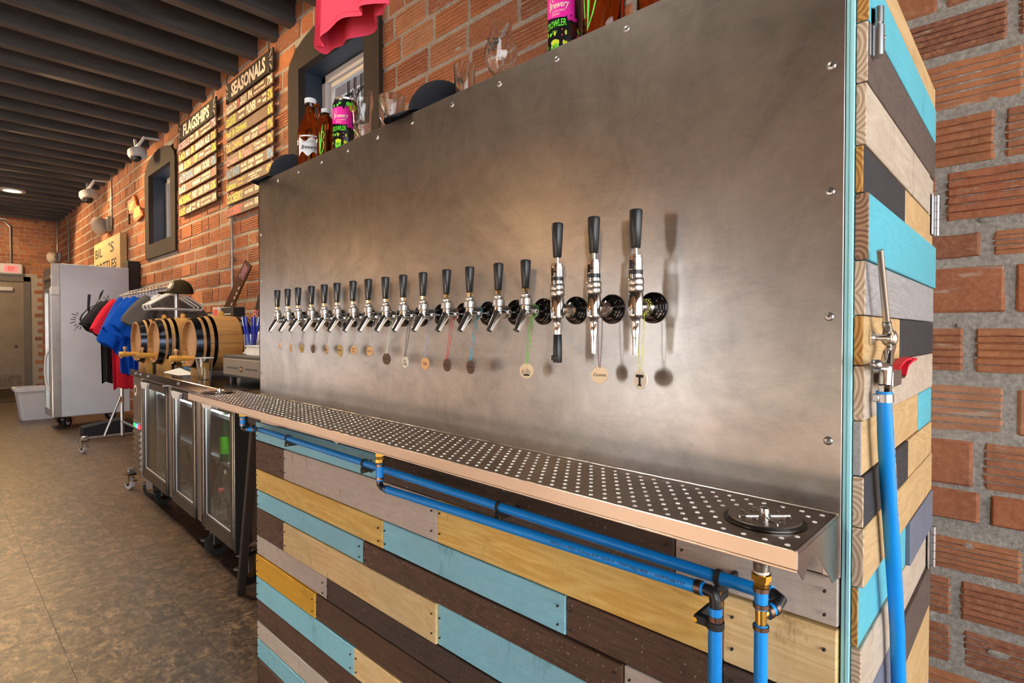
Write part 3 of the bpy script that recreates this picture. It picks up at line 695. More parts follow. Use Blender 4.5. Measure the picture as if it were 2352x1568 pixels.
# door at the near end: boards with their sawn ends towards the front
dr = empty('side_hatch', (-.185, 1.2, FLOOR), label='narrow hinged hatch of stacked painted boards at the tap wall end', cat='hatch')
def eb(z0, z1, y0, y1, c, eg='endgrain', off=0.0):
    m_ = MB(); n0 = len(m_.f); m_.box((-.1835, y0, z0 + .0007), (XEND + off, y1, z1 - .0007), .0012)
    if y0 < .9:                                        # front end shows end grain
        for i, f in enumerate(m_.f):
            if all(m_.v[k].y < y0 + .0016 for k in f): m_.m[i] = 1
    obj('plank', m_, [M[c], M[eg]], dr)
E_ = TB
for row in [(1.835, 1.878, [(.876, E_ - .01, 'wood_y', 'endgrain_gold', .001)]), (1.762, 1.835, [(.876, E_ - .003, 'turq_y', 'endgrain_gold', .002)]),
            (1.680, 1.762, [(.876, E_, 'turq_y', 'endgrain', .003)]) if False else (1.680, 1.762, [(.876, E_, 'brown_y', 'endgrain', .001)]),
            (1.596, 1.680, [(.876, E_ - .07, 'white_y', 'endgrain', .0), (E_ - .07, E_ - .0, 'white_y', 'endgrain', -.002)]),
            (1.531, 1.596, [(.876, 1.204, 'black_y', 'endgrain_gold', -.003), (1.204, E_ - .005, 'wood_y', 'endgrain', -.002)]),
            (1.439, 1.531, [(.876, E_ + .004, 'turq_y', 'endgrain_dark', .004)]),
            (1.364, 1.439, [(.876, E_ - .003, 'gray_y', 'endgrain', .001)]),
            (1.295, 1.364, [(.876, 1.151, 'wood_y', 'endgrain_gold', -.001), (1.151, E_ - .004, 'black_y', 'endgrain', .001)]),
            (1.219, 1.295, [(.876, E_ - .006, 'white_y', 'endgrain', .001)]),
            (1.143, 1.219, [(.876, 1.37, 'wood_y', 'gray_y', -.002), (1.37, E_ - .012, 'turq_y', 'endgrain', .0)]),
            (1.072, 1.143, [(.876, 1.237, 'black_y', 'endgrain', .001), (1.237, E_ - .01, 'wood_y', 'endgrain', .001)]),
            (.989, 1.072, [(.876, E_ - .007, 'wood_y', 'endgrain', .002)]),
            (.905, .989, [(.876, 1.253, 'turq_y', 'endgrain_gold', -.004), (1.253, E_ - .004, 'slate_y', 'endgrain', .004)]),
            (.822, .905, [(.876, 1.17, 'white_y', 'endgrain', .0), (1.17, E_ - .01, 'white_y', 'endgrain', -.003)]),
            (.735, .822, [(.876, 1.22, 'slate_y', 'endgrain', .0), (1.22, E_ - .012, 'brown_y', 'endgrain', .003)]),
            (.640, .735, [(.876, E_, 'wood_y', 'endgrain', .0)]), (.555, .640, [(.876, 1.3, 'gray_y', 'endgrain', .001), (1.3, E_, 'wood_y', 'endgrain', 0)]),
            (.47, .555, [(.876, E_, 'turq_y', 'endgrain', .0)]), (.385, .47, [(.876, E_, 'wood_y', 'endgrain', .0)]), (.30, .385, [(.876, 1.2, 'black_y', 'endgrain', 0), (1.2, E_, 'white_y', 'endgrain', 0)]),
            (.21, .30, [(.876, E_, 'gray_y', 'endgrain', .0)]), (.12, .21, [(.876, E_, 'white_y', 'endgrain', .0)]), (FLOOR + .01, .12, [(.876, E_, 'brown_y', 'endgrain', .0)])]:
    for y0, y1, c, eg, off in row[2]: eb(row[0], row[1], y0, y1, c, eg, off)
for zc in (1.60, .862):                                # butt hinges on the back edge
    h = MB(); h.box((XEND, TB - .045, zc - .045), (XEND + .003, TB - .012, zc + .045), .001)
    hg = obj('hinge', h, M['zinc'], dr); k = MB()
    for i in range(5): k.cyl((XEND + .006, TB - .008, zc - .045 + i * .018 + .0006), (XEND + .006, TB - .008, zc - .045 + (i + 1) * .018 - .0006), .0055, 12)
    obj('hinge_knuckle', k, M['zinc'], hg)
ly, lz = .897, 1.752                                   # barrel bolt latch
h = MB(); h.box((XEND, ly - .008, lz - .033), (XEND + .002, ly + .018, lz + .033), .0006)
lt = obj('latch', h, M['zinc'], dr); k = MB()
k.cyl((XEND + .008, ly + .004, lz - .033), (XEND + .008, ly + .004, lz + .008), .0078, 14); k.cyl((XEND + .008, ly + .004, lz + .012), (XEND + .008, ly + .004, lz + .033), .0070, 14)
k.cyl((XEND + .008, ly + .004, lz + .005), (XEND + .008, ly + .004, lz + .015), .0052, 12); k.ball((XEND + .012, ly + .016, lz - .004), .0035, 8, 6)
obj('latch_bolt', k, M['zinc'], lt)

# ------------------------------------------------------------------ drip tray
tr = empty('drip_tray', (-.2, TY, 1.084), label='long perforated stainless drip tray along the bottom of the tap wall', cat='drip tray', rot=(0, .0096, 0))
TD = .180; TL = 2.20                                   # depth, length (local x runs to -TL, y to -TD)
b = MB(); b.box((-TL, -TD, -.004), (0, 0, -.001), .001); obj('pan', b, M['tray'], tr, local=True)
b = MB(); b.box((-TL, -TD - .0022, -.021), (0, -TD, .0012), .0008); b.box((-TL, -TD - .002, -.0245), (0, -TD + .012, -.021), .0006)
obj('front_lip', b, M['lip'], tr, local=True)
b = MB(); b.box((-.0025, -TD, -.021), (.0, -.001, .0012), .0006); b.box((-TL, -TD, -.021), (-TL + .0025, -.001, .0012), .0006); b.box((-1.97, -.0035, -.001), (0, -.0005, .0035), .0006)
obj('end_lip', b, M['steel'], tr, local=True)
g = MB(); g.box((-TL + .006, -TD + .003, -.001), (-.006, -.005, 0.0), .0003); obj('grate', g, M['tray'], tr, local=True)
dh = MB(); dh2 = MB(); RX = -.068, -TL + .072
for i in range(int((TL - .02) / .0262)):
    for j in range(9):
        x = -.016 - i * .0262 - (.0131 if j % 2 else 0); y = -.016 - j * .0186
        if x < -TL + .012 or any((x - rx) ** 2 + (y + .092) ** 2 < .060 ** 2 for rx in RX): continue
        dh.lathe([(.0036, .0), (.0031, .0008), (.0018, .0014), (.0001, .0016)], 8, (x, y, 0), caps=False)
obj('drain_hole', dh, M['hole'], tr, local=True, kind='stuff', fix=True)  # rims coloured near white to imitate light caught on the hole lips
for rx in RX:
    rim = MB(); rim.lathe([(.0525, .0004), (.0525, .0012), (.0490, .0012), (.0490, .0004)], 40, (rx, -.092, 0), caps=False, closed=True)
    rm = obj('rinser_well', rim, M['darkened_chrome'], tr, local=True)
    dk = MB(); dk.lathe([(.0485, .0006), (.0485, .0009), (0, .0009)], 40, (rx, -.092, 0)); obj('well_shadow_gap', dk, M['black'], rm, local=True)
    d = MB(); d.lathe([(.046, .001), (.0465, .0045), (.0455, .0058), (0, .0058)], 40, (rx, -.092, 0))
    dsk = obj('rinser_disc', d, M['tray'], tr, local=True)
    k = MB()
    for i in range(14):
        a = 2 * PI * i / 14; r_ = .030 if i % 2 else .0225
        k.lathe([(.0040, .0), (.0030, .0013), (0, .0015)], 8, (rx + r_ * math.cos(a), -.092 + r_ * math.sin(a), .0057))
    for i in range(4):
        a = PI / 4 + PI * i / 2
        k.obox((rx + .022 * math.cos(a), -.092 + .022 * math.sin(a), .0064), (math.cos(a), math.sin(a), 0), (-math.sin(a), math.cos(a), 0), (0, 0, 1), .014, .0013, .0008, .0004)
    obj('rinser_bump', k, M['chrome'], dsk, local=True, kind='stuff')
    k = MB(); k.lathe([(.0072, .005), (.0072, .010), (.0062, .0165), (.003, .0185), (0, .0185)], 12, (rx, -.092, .0)); obj('rinser_nozzle', k, M['chrome'], dsk, local=True)
    if rx > -1:
        k = MB()
        for tx, a0 in (('PERLICK DRAIN COVER', PI * .92), ('U.S.A.', -PI * .62)):
            for i, ch in enumerate(tx):
                a = a0 - i * .125 if a0 > 0 else a0 + i * .15
                r_ = .0385; c = Vector((rx + r_ * math.cos(a), -.092 + r_ * math.sin(a), .0058)); up_ = Vector((math.cos(a), math.sin(a), 0)) * (1 if a0 > 0 else -1)
                k.text(ch, .0055, plane_fn(c, up_.cross(Vector((0, 0, 1))), up_), 0, 0, 'CENTER')
        obj('lettering', k, M['steel'], dsk, local=True, fix=False)
br = MB(); arc = [(-.017 - .145 + .0, -.030)]
pf = [(0, -.003), (-TD + .002, -.003), (-TD + .002, -.021), (-TD + .022, -.040)] + [(-TD + .022 + (.135) * t, -.040 + .033 * math.sin(PI * min(1, t * 1.35)) * (1 - t) * 1.0 - .048 * t * t * t) for t in (.12, .25, .38, .5, .62, .74, .86, 1.0)] + [(0, -.088)]
br.prism(pf, lambda a, b_, d: (d, a, b_), -.0015, .0005)
obj('bracket', br, M['steel'], tr, local=True)
br = MB(); br.prism(pf, lambda a, b_, d: (d, a, b_), -1.1015, -1.0995); br.prism(pf, lambda a, b_, d: (d, a, b_), -1.9615, -1.9595)
br.box((-.018, -.0025, -.088), (.0, -.0005, -.003), .0006); obj('bracket_flange', br, M['steel'], tr, local=True)

# ------------------------------------------------------------------ taps
HX = [-1.88, -1.803, -1.725, -1.634, -1.554, -1.482, -1.393, -1.311, -1.23, -1.151, -1.07, -.986, -.904, -.817, -.740, -.657, -.574, -.489]
ZT = 1.384
def flange_mb():
    b = MB(); b.lathe([(.0275, 0), (.0275, .003), (.0262, .005), (.0240, .0055), (.0232, .0085), (.0205, .0095), (.0196, .0125), (.0165, .0135), (.0150, .0175), (.0, .0175)], 28, (0, 0, 0), (0, -1, 0)); return b
def handle_mb(z0, z1, y, r0=.0076, r1=.0107):
    b = MB(); b.lathe([(r0 * .82, z0), (r0, z0 + .0015), (r1, z1 - .004), (r1 * .93, z1 - .0012), (r1 * .72, z1), (0, z1)], 18, (0, y, 0)); return b
def std_tap(loc, label):
    t = empty('beer_tap', loc, label, 'beer tap', 'row of beer taps on the steel wall')
    obj('flange', flange_mb(), M['darkened_chrome'], t, local=True)
    b = MB(); b.cyl((0, -.015, 0), (0, -.036, 0), .0088, 14); b.lathe([(.0125, .026), (.0138, .028), (.0138, .038), (.0118, .041)], 8, (0, 0, 0), (0, -1, 0), smooth=False)
    obj('shank', b, M['chrome'], t, local=True)
    b = MB(); b.cyl((0, -.038, 0), (0, -.058, 0), .0108, 14); b.lathe([(.0, -.010), (.0085, -.008), (.0102, -.002), (.0096, .006), (.0090, .012)], 16, (0, -.056, 0)); obj('faucet_body', b, M['chrome'], t, local=True)
    b = MB(); b.lathe([(.0098, .010), (.0130, .012), (.0130, .0245), (.0112, .026), (.0092, .0265), (.0105, .028), (.0105, .0325), (.007, .034), (.0055, .036), (0, .036)], 20, (0, -.056, 0)); obj('collar', b, M['steel'], t, local=True)
    b = MB(); b.lathe([(.0052, .035), (.0076, .044), (.0070, .0455), (0, .0455)], 10, (0, -.056, 0), smooth=False); obj('ferrule', b, M['brass_dull'], t, local=True)
    obj('handle', handle_mb(.0452, .1015, -.056), M['black'], t, local=True)
    b = MB(); b.tube([(0, -.052, .004), (0, -.058, -.002), (0, -.064, -.011), (0, -.083, -.039)], [.0095, .0096, .0088, .0068], 14); obj('spout', b, M['chrome'], t, local=True)
    return t
M['brass_dull'] = flat('nickel_brass', srgb(190, 168, 128), .18, 1.0, 20, .05)
M['spout_cap'] = M['black']
def stout_tap(loc, label, cap):
    t = empty('stout_tap', loc, label, 'beer tap', 'row of beer taps on the steel wall'); y = -.059
    obj('flange', flange_mb(), M['darkened_chrome'], t, local=True)
    b = MB(); b.lathe([(.0145, .016), (.0145, .024), (.0118, .026), (.0118, .044), (.009, .046), (.009, .055)], 20, (0, 0, 0), (0, -1, 0)); obj('shank', b, M['chrome'], t, local=True)
    b = MB(); b.lathe([(.0078, -.0235), (.0090, -.020), (.0124, -.0165), (.0127, -.013), (.0127, .023), (.0108, .026)], 24, (0, y, 0)); obj('faucet_body', b, M['chrome'], t, local=True)
    b = MB(); b.lathe([(.0128, .0255), (.0138, .027), (.0138, .0345), (.0130, .036), (.0138, .0375), (.0138, .046), (.0122, .048)], 28, (0, y, 0)); obj('knurled_collar', b, M['steel'], t, local=True)
    b = MB(); b.lathe([(.0115, .047), (.0115, .0535), (.0, .0535)], 24, (0, y, 0)); obj('neck', b, M['chrome'], t, local=True)
    b = MB(); b.lathe([(.0119, .0535), (.0119, .0610), (.0, .0610)], 24, (0, y, 0)); obj('seal_ring', b, M['black'], t, local=True)
    b = MB(); b.lathe([(.0112, .0605), (.0112, .0815), (.0100, .0825), (.0100, .0855), (.0085, .0865), (0, .0865)], 24, (0, y, 0)); ub = obj('upper_barrel', b, M['chrome'], t, local=True)
    b = MB(); b.cyl((.0035, y - .0098, .070), (.0035, y - .0122, .070), .0022, 10); b.box((-.0062, y - .0116, .0620), (.0012, y - .009, .0775), .001); obj('slot', b, M['darkened_chrome'], ub, local=True)
    b = MB(); b.cyl((0, y, .086), (0, y, .0985), .0037, 12); obj('stem', b, M['steel'], t, local=True)
    obj('handle', handle_mb(.0975, .1625, y, .0080, .0112), M['black'], t, local=True)
    b = MB(); b.lathe([(.0072, -.0235), (.0080, -.026), (.0072, -.028), (.0072, -.042), (.0058, -.052), (.0046, -.081), (.0036, -.081), (0, -.079)], 16, (0, y, 0)); nz_ = obj('nozzle', b, M['chrome'], t, local=True)
    if cap:
        b = MB(); b.lathe([(.0076, -.047), (.0082, -.048), (.0088, -.098), (.0080, -.100), (0, -.100)], 16, (0.0008, y - .0, 0)); b.box((-.007, y - .0102, -.096), (.007, y - .006, -.086), .001)
        obj('nozzle_cap', b, M['spout_cap'], t, local=True)
    return t
ordn = ['first', 'second', 'third', 'fourth', 'fifth', 'sixth', 'seventh', 'eighth', 'ninth', 'tenth', 'eleventh', 'twelfth', 'thirteenth', 'fourteenth', 'fifteenth']
TAGD = {0: 'with small pale round tag', 1: 'with small tan tag', 2: 'with small dull gold tag', 3: 'with small dark brown tag', 4: 'with orange tan tag', 5: 'with broad uneven gold tag', 6: 'with two-line tan tag', 7: 'with one-line tan tag',
        8: 'with cream bead chain', 9: 'with black bead chain', 10: 'with lilac bead chain', 11: 'with red bead chain', 12: 'with teal bead chain', 13: 'without any hanging tag', 14: 'with bright green bead chain'}
t0 = None
for i in range(15):
    lab = 'black-handled chrome beer tap %s, %s from left' % (TAGD[i], ordn[i])
    if t0 is None: t0 = std_tap((HX[0], TY, ZT), lab)
    else: dup(t0, (HX[i], TY, ZT), (0, 0, random.uniform(-.05, .05)), lab)
s0 = stout_tap((HX[16], TY, ZT), 'tall chrome stout tap with maroon bead chain and open nozzle', False)
dup(s0, (HX[17], TY, ZT), None, 'tall chrome stout tap at right end with yellow bead chain')
stout_tap((HX[15], TY, ZT), 'tall chrome stout tap whose nozzle wears a black cap', True)
# hanging name tags on ball chains
TAGS = [(0, 643, 795, 'b_silver', 'tag_pale', 'Ipa'), (1, 668, 799, 'b_silver', 'tag_tan', 'Rye'), (2, 693, 801, 'b_silver', 'tag_gold', 'Wheat'), (3, 719, 801, 'b_silver', 'tag_dark', 'Bock'),
        (4, 750, 803, 'b_silver', 'tag_tan', 'Ruby'), (5, 781, 804, 'b_silver', 'tag_gold', 'Vanish'), (6, 813, 804, 'b_silver', 'tag_tan', 'Oak\nJoe'), (7, 850, 806, 'b_silver', 'tag_tan', 'Roxy'),
        (8, 888, 824, 'b_white', 'tag_dark', 'Amber'), (9, 931, 832, 'b_black', 'tag_white', 'In\nOrbit'), (10, 977, 835, 'b_lilac', 'tag_tan', 'Tip'), (11, 1027, 838, 'b_red', 'tag_dark', 'Apricot'),
        (12, 1081, 843, 'b_teal', 'tag_dark', 'Sour Tart'), (14, 1210, 851, 'b_green', 'tag_pale', ''), (16, 1377, 861, 'b_brown', 'tag_pale', 'Cosmo'), (17, 1471, 872, 'b_lime', 'tag_white', 'T')]
CH = {'b_silver': 'silver', 'b_white': 'cream', 'b_black': 'black', 'b_lilac': 'lilac', 'b_red': 'red', 'b_teal': 'teal', 'b_green': 'green', 'b_brown': 'maroon', 'b_lime': 'yellow'}
DC = {'tag_pale': 'pale wood', 'tag_tan': 'tan wood', 'tag_gold': 'dull gold', 'tag_dark': 'dark wood', 'tag_white': 'whitish wood'}
HW = {3: 'reading Bock', 4: 'reading Ruby', 6: 'with two written lines', 7: 'reading Roxy', 8: 'reading Amber', 14: 'printed with tall bars', 16: 'reading Cosmo', 17: 'printed with block letter'}
random.seed(4)
for i, px, py, bc, dc, tx in TAGS:
    c = aty(px, py, TY - .040); hx = HX[i]
    rad = {5: .0165, 17: .0165, 16: .0158, 14: .0152}.get(i, .0132 if i < 8 else .0152)
    lab = '%s tag %son %s chain under the %s' % (DC[dc], HW.get(i, '') + (' ' if i in HW else ''), CH[bc], ('%s tap from left' % ordn[i]) if i < 15 else ('middle stout tap' if i == 16 else 'rightmost stout tap'))
    yaw = {14: .35, 16: .35, 17: -.22}.get(i, random.uniform(-.25, .2)); nx = Vector((math.cos(yaw), math.sin(yaw), 0)); nn = Vector((math.sin(yaw), -math.cos(yaw), 0))
    t = empty('tap_tag', c, lab, 'tag', 'name tags hung on the beer taps')
    d = MB(); d.lathe([(rad * .97, -.0018), (rad, -.0012), (rad, .0012), (rad * .97, .0018)], 26, c, nn); obj('disc', d, M[dc], t)
    if i == 5: d2 = MB(); d2.lathe([(rad * .5, -.0015), (rad * .5, .0015)], 14, c + nx * .004 - Vector((0, 0, .0115)), nn); obj('disc_lobe', d2, M[dc], t)
    F = plane_fn(c + nn * .0018, nx, (0, 0, 1)); k = MB()
    if i == 17:
        k.box((0, 0, 0), (0, 0, 0)); k = MB()
        for a, b_ in (((-.0085, .004), (.0085, .009)), ((-.0025, -.010), (.0025, .009)), ((-.0045, -.0105), (.0045, -.008))):
            k.add([F(a[0], a[1], .0003), F(b_[0], a[1], .0003), F(b_[0], b_[1], .0003), F(a[0], b_[1], .0003)], [(0, 1, 2, 3)])
    elif i == 14:
        for j, (xx, hh) in enumerate([(-.010, .007), (-.007, .009), (-.003, .006), (.001, .011), (.0045, .008), (.008, .005)]):
            k.ribbon([(xx, -.006), (xx, -.006 + hh)], .0011, F, .0003)
        k.add([F(.008 * math.cos(a * PI / 8), -.0085 + .0022 * math.sin(a * PI / 8), .0003) for a in range(16)], [tuple(range(16))])
    else:
        for q, ln in enumerate(tx.split('\n')):
            k.text(ln, .008, F, 0, (-.002 if '\n' not in tx else (.0015 - q * .0075)), 'CENTER', wid=rad * (1.45 if len(ln) > 3 else .95), shear=.3, th=.0003, bold=.0001)
    obj('handwriting', k, M['p_ink'], t, fix=False)
    ch = MB(); n = 34; step = .0031
    for sgn in (-1, 1):
        A = Vector((hx + sgn * .004, TY - .038, ZT - .012)); B = c + Vector((sgn * .0012, 0, rad * .86)) + nn * .001
        L = (B - A).length; n = max(6, int(L / step))
        for q in range(n + 1): ch.ball(A.lerp(B, q / n) + Vector((sgn * .0014 * math.sin(PI * q / n), 0, 0)), .00135, 6, 4)
    for q in range(20):
        a = 2 * PI * q / 20; ch.ball((hx + .0135 * math.cos(a), TY - .034 + .004 * math.sin(a * 2), ZT + .0135 * math.sin(a)), .00135, 6, 4)
    obj('bead_chain', ch, M[bc], t, kind=None, fix=False)

# ------------------------------------------------------------------ blue drain lines under the tray
def crimp(mb, p, d, r=.0104, L=.0055): d = Vector(d).normalized(); mb.append(MB().cyl(Vector(p) - d * L / 2, Vector(p) + d * L / 2, r, 16))
def parts(nm, lst, mat, root):
    for m_ in lst: obj(nm, m_, mat, root)
RP = .0096
A = aty(598, 986, .838); B = aty(1735, 1353, .805)
up_ = empty('drain_pipe', (A + B) / 2, 'upper thin blue drain pipe clipped across the plank front', 'pipe')
dxy = (B - A).normalized()
obj('pipe', MB().tube([A, B], RP, 16), M['pex'], up_)
cr = []; el = []; st_ = []; bz = MB(); wp = MB()
P0 = aty(557, 985, .80); T0 = aty(557, 952, .80)
st_ += [MB().tube([P0 + Vector((0, 0, .012)), T0 + Vector((0, 0, -.008))], RP, 14), MB().tube([P0.lerp(A, .28), P0.lerp(A, .72)], RP, 14)]
el += [MB().tube([P0 + Vector((0, 0, .014)), P0 + Vector((0, 0, .003)), P0.lerp(A, .08), P0.lerp(A, .30)], .0075, 12), MB().tube([P0.lerp(A, .7), A, A + dxy * .012], .0075, 12)]
crimp(cr, P0 + Vector((0, 0, .017)), (0, 0, 1)); crimp(cr, P0 + Vector((0, 0, .038)), (0, 0, 1)); crimp(cr, P0.lerp(A, .36), A - P0); crimp(cr, P0.lerp(A, .66), A - P0); crimp(cr, A + dxy * .018, dxy)
bz.lathe([(.0125, -.006), (.0132, 0), (.0132, .010), (.0105, .014), (.0105, .03)], 8, T0, smooth=False); wp.cyl(T0 + Vector((0, 0, .026)), T0 + Vector((0, 0, .06)), .0105, 14)
parts('pipe_stub', st_, M['pex'], up_); parts('elbow', el, M['black'], up_); parts('crimp_ring', cr, M['copper'], up_); obj('brass_coupling', bz, M['brass'], up_); obj('thread_nipple', wp, M['white'], up_)
for px, py in ((660, 1007), (842, 1066), (1160, 1167), (1666, 1335)):
    t = (aty(px, py, .83).x - A.x) / (B.x - A.x); c = A.lerp(B, t)
    k = MB(); k.rings([[c + Vector((dx_, 0, 0)) + Vector((0, math.cos(q * PI / 8) * r_, math.sin(q * PI / 8) * r_)) for dx_, r_ in ((-.004, .0099), (.004, .0099), (.004, .0122), (-.004, .0122))] for q in range(16)], False, closed=True)
    k.box((c.x - .004, c.y - .012, c.z - .026), (c.x + .004, TY - .004, c.z - .010), .001)
    cl = obj('pipe_clamp', k, M['rubber'], up_); k = MB(); k.cyl((c.x - .0055, c.y - .006, c.z - .020), (c.x + .0055, c.y - .006, c.z - .020), .0034, 10); obj('clamp_screw', k, M['brass'], cl)
# lower line
A = aty(886, 1123, .79); B = aty(1618, 1352, .765); V = aty(1643, 1400, .765); T0 = aty(872, 1052, .79); P0 = aty(872, 1112, .79)
lo = empty('drain_pipe', (A + B) / 2, 'lower blue drain pipe printed with black lettering, from middle drain', 'pipe'); dxy = (B - A).normalized()
obj('pipe', MB().tube([A, B], RP, 18), M['pex'], lo); obj('pipe_stub', MB().tube([T0 + Vector((0, 0, -.012)), P0 + Vector((0, 0, .010))], RP, 16), M['pex'], lo)
obj('downpipe', MB().tube([V + Vector((0, 0, .004)), (V.x, V.y, FLOOR)], RP, 18), M['pex'], lo)
el = [MB().tube([P0 + Vector((0, 0, .012)), P0 + Vector((0, 0, .0)), P0.lerp(A, .5) + Vector((0, 0, -.003)), A + dxy * .01], .0082, 12)]
C = Vector((V.x, V.y, B.z)); el.append(MB().tube([B - dxy * .004, B.lerp(C, .5), B.lerp(C, .85) + Vector((0, 0, -.002)), C + Vector((0, 0, -.010)), V + Vector((0, 0, .0))], .0085, 14)); parts('elbow', el, M['black'], lo)
cr = []; crimp(cr, T0 + Vector((0, 0, -.018)), (0, 0, 1)); crimp(cr, P0 + Vector((0, 0, .016)), (0, 0, 1)); crimp(cr, A + dxy * .006, dxy); crimp(cr, B - dxy * .008, dxy, .0106, .009); crimp(cr, V + Vector((0, 0, -.012)), (0, 0, 1), .0106, .009); parts('crimp_ring', cr, M['copper'], lo)
bz = MB(); bz.lathe([(.0100, -.014), (.0118, -.010), (.0122, -.002), (.0108, .002), (.0118, .006), (.0118, .028)], 8, T0, smooth=False); obj('brass_coupling', bz, M['brass'], lo)
k = MB(); zc = aty(1640, 1432, .765).z; k.lathe([(.0098, -.005), (.0124, -.005), (.0124, .005), (.0098, .005)], 14, (V.x, V.y, zc), closed=True, caps=False); k.box((V.x - .030, V.y - .006, zc - .006), (V.x - .010, V.y + .006, zc + .006), .001); k.box((V.x - .030, V.y, zc - .006), (V.x - .024, TY - .004, zc + .006), .001)
cl = obj('pipe_clamp', k, M['rubber'], lo); obj('clamp_screw', MB().cyl((V.x - .027, V.y - .008, zc), (V.x - .027, V.y - .0055, zc), .0036, 10), M['brass'], cl)
k = MB(); nrm = Vector((0, -1, .25)).normalized(); F0 = plane_fn(A.lerp(B, .66) , dxy, dxy.cross(nrm) * -1)
wr_ = lambda a, b_, d: A.lerp(B, .66) + dxy * a + (Vector((0, -1, 0)) * math.cos(b_ / RP + .25) + Vector((0, 0, 1)) * math.sin(b_ / RP + .25)) * (RP + .0003)
k.text('APOLLO PEX Tubing 3/4" SDR-9  100PSI@180F / 160PSI@73F', .0062, wr_, 0, -.002, 'LEFT', wid=(B - A).length * .31); obj('lettering', k, M['p_ink'], lo, fix=False)
# right riser under the big rinser
X0 = aty(1748, 1400, .75); R = lambda py: Vector((X0.x, .75, aty(1748, py, .75).z))
rs = empty('drain_riser', R(1450), 'vertical blue drain riser with brass tee below the right rinser', 'pipe')
obj('downpipe', MB().tube([R(1432), (X0.x, .75, FLOOR)], RP - .001, 18), M['pex'], rs); obj('pipe_stub', MB().tube([R(1349), R(1397)], RP - .001, 16), M['pex'], rs)
k = MB(); zt_ = R(1262).z; zb_ = R(1309).z
k.lathe([(.0098 + (.0007 if q % 2 else 0), zb_ + (zt_ - zb_) * q / 24) for q in range(25)], 18, (X0.x, .75, 0)); obj('thread_nipple', k, M['steel'], rs)
obj('sealing_tape', MB().cyl(R(1306), R(1317), .0099, 18), M['white'], rs)
k = MB(); k.lathe([(.0092, R(1347).z), (.0100, R(1336).z), (.0100, R(1331).z), (.0128, R(1329).z), (.0128, R(1316).z), (.0105, R(1314).z)], 8, (X0.x, .75, 0), smooth=False); obj('brass_coupling', k, M['brass'], rs)
k = MB(); k.cyl(R(1397), R(1433), .0072, 16); J = R(1412); E1 = aty(1783, 1392, .775); k.cyl(J, J.lerp(E1, .4), .0070, 14); obj('brass_tee', k, M['brass'], rs)
k = MB(); k.tube([J.lerp(E1, .35), E1], RP - .001, 16); obj('branch_pipe', k, M['pex'], rs)
k = MB(); E2 = aty(1775, 1362, .80); k.tube([E1.lerp(J, .15), E1, E1.lerp(E2, .45) + Vector((.008, 0, .004)), E2], .0078, 12); obj('elbow', k, M['black'], rs)
k = MB(); k.tube([E2, B.lerp(E2, .9)], .008, 12); k = MB(); Bq = aty(1735, 1353, .805); k.tube([Bq, E2], RP, 14); obj('pipe_end', k, M['pex'], rs)
k = []; crimp(k, R(1352), (0, 0, 1), .0102); crimp(k, R(1389), (0, 0, 1), .0102); crimp(k, R(1440), (0, 0, 1), .0102); crimp(k, J.lerp(E1, .45), E1 - J, .0102); crimp(k, J.lerp(E1, .85), E1 - J, .0102); parts('crimp_ring', k, M['copper'], rs)

# ------------------------------------------------------------------ rinse wand and hose on the end door
XH = -.153
Q = lambda px, py, x=XH: atx(px, py, x)
wd = empty('rinse_wand', Q(2035, 775), 'chrome rinse wand with red squeeze lever hung on the plank hatch', 'rinse wand')
p0, p1 = Q(2021, 574), Q(2036, 737)
obj('wand_tube', MB().tube([p0, p1], [.0042, .0046], 14), M['steel'], wd)
p2 = Q(2039, 757); k = MB(); k.tube([p1, p1.lerp(p2, .2), p1.lerp(p2, .25), p1.lerp(p2, .72), p1.lerp(p2, .76), p2], [.0052, .0052, .0060, .0060, .0054, .0058], 14); obj('wand_joint', k, M['zinc'], wd)
p3 = Q(2043, 776); k = MB(); k.ball(p3, .0112, 16, 10, (.95, .85, 1.15)); k.tube([p2, p3], [.0062, .0085], 14); obj('wand_head', k, M['steel'], wd)
p4, p5 = Q(2040, 812), Q(2035, 842); k = MB(); k.tube([p3, Q(2046, 795), p4, p5], [.0080, .0068, .0070, .0080], 16); obj('wand_neck', k, M['chrome'], wd)
p6 = Q(2033, 884); k = MB(); k.tube([p5, p6], [.0086, .0078], 16); k.tube([p6, Q(2033, 890)], [.0092, .0092], 8, False); k.tube([Q(2033, 890), Q(2031, 906)], [.0080, .0082], 8, False); obj('valve_body', k, M['chrome'], wd)
k = MB(); k.ball(Q(2013, 837, XH + .004), .0072, 12, 8); k.cyl(Q(2013, 837, XH + .004), p5, .0055, 12); obj('valve_knob', k, M['zinc'], wd)
L0, L1, L2, L3 = Q(2052, 868), Q(2068, 866), Q(2076, 838), Q(2096, 824)
def bent(pts, wdt, th, mb):
    rg = []
    for i, p in enumerate(pts):
        t = (pts[min(i + 1, len(pts) - 1)] - pts[max(i - 1, 0)]).normalized(); s_ = Vector((1, 0, 0)); nn = t.cross(s_).normalized()
        rg.append([p + s_ * wdt - nn * th, p + s_ * wdt + nn * th, p - s_ * wdt + nn * th, p - s_ * wdt - nn * th])
    mb.rings(rg, False)
k = MB(); bent([Q(2044, 862), L0, L1, L1.lerp(L2, .4)], .006, .0012, k); k.box(tuple(Q(2040, 852) - Vector((.007, .006, 0))), tuple(Q(2058, 882) + Vector((.007, 0, 0))), .0012); obj('lever_bracket', k, M['zinc'], wd)
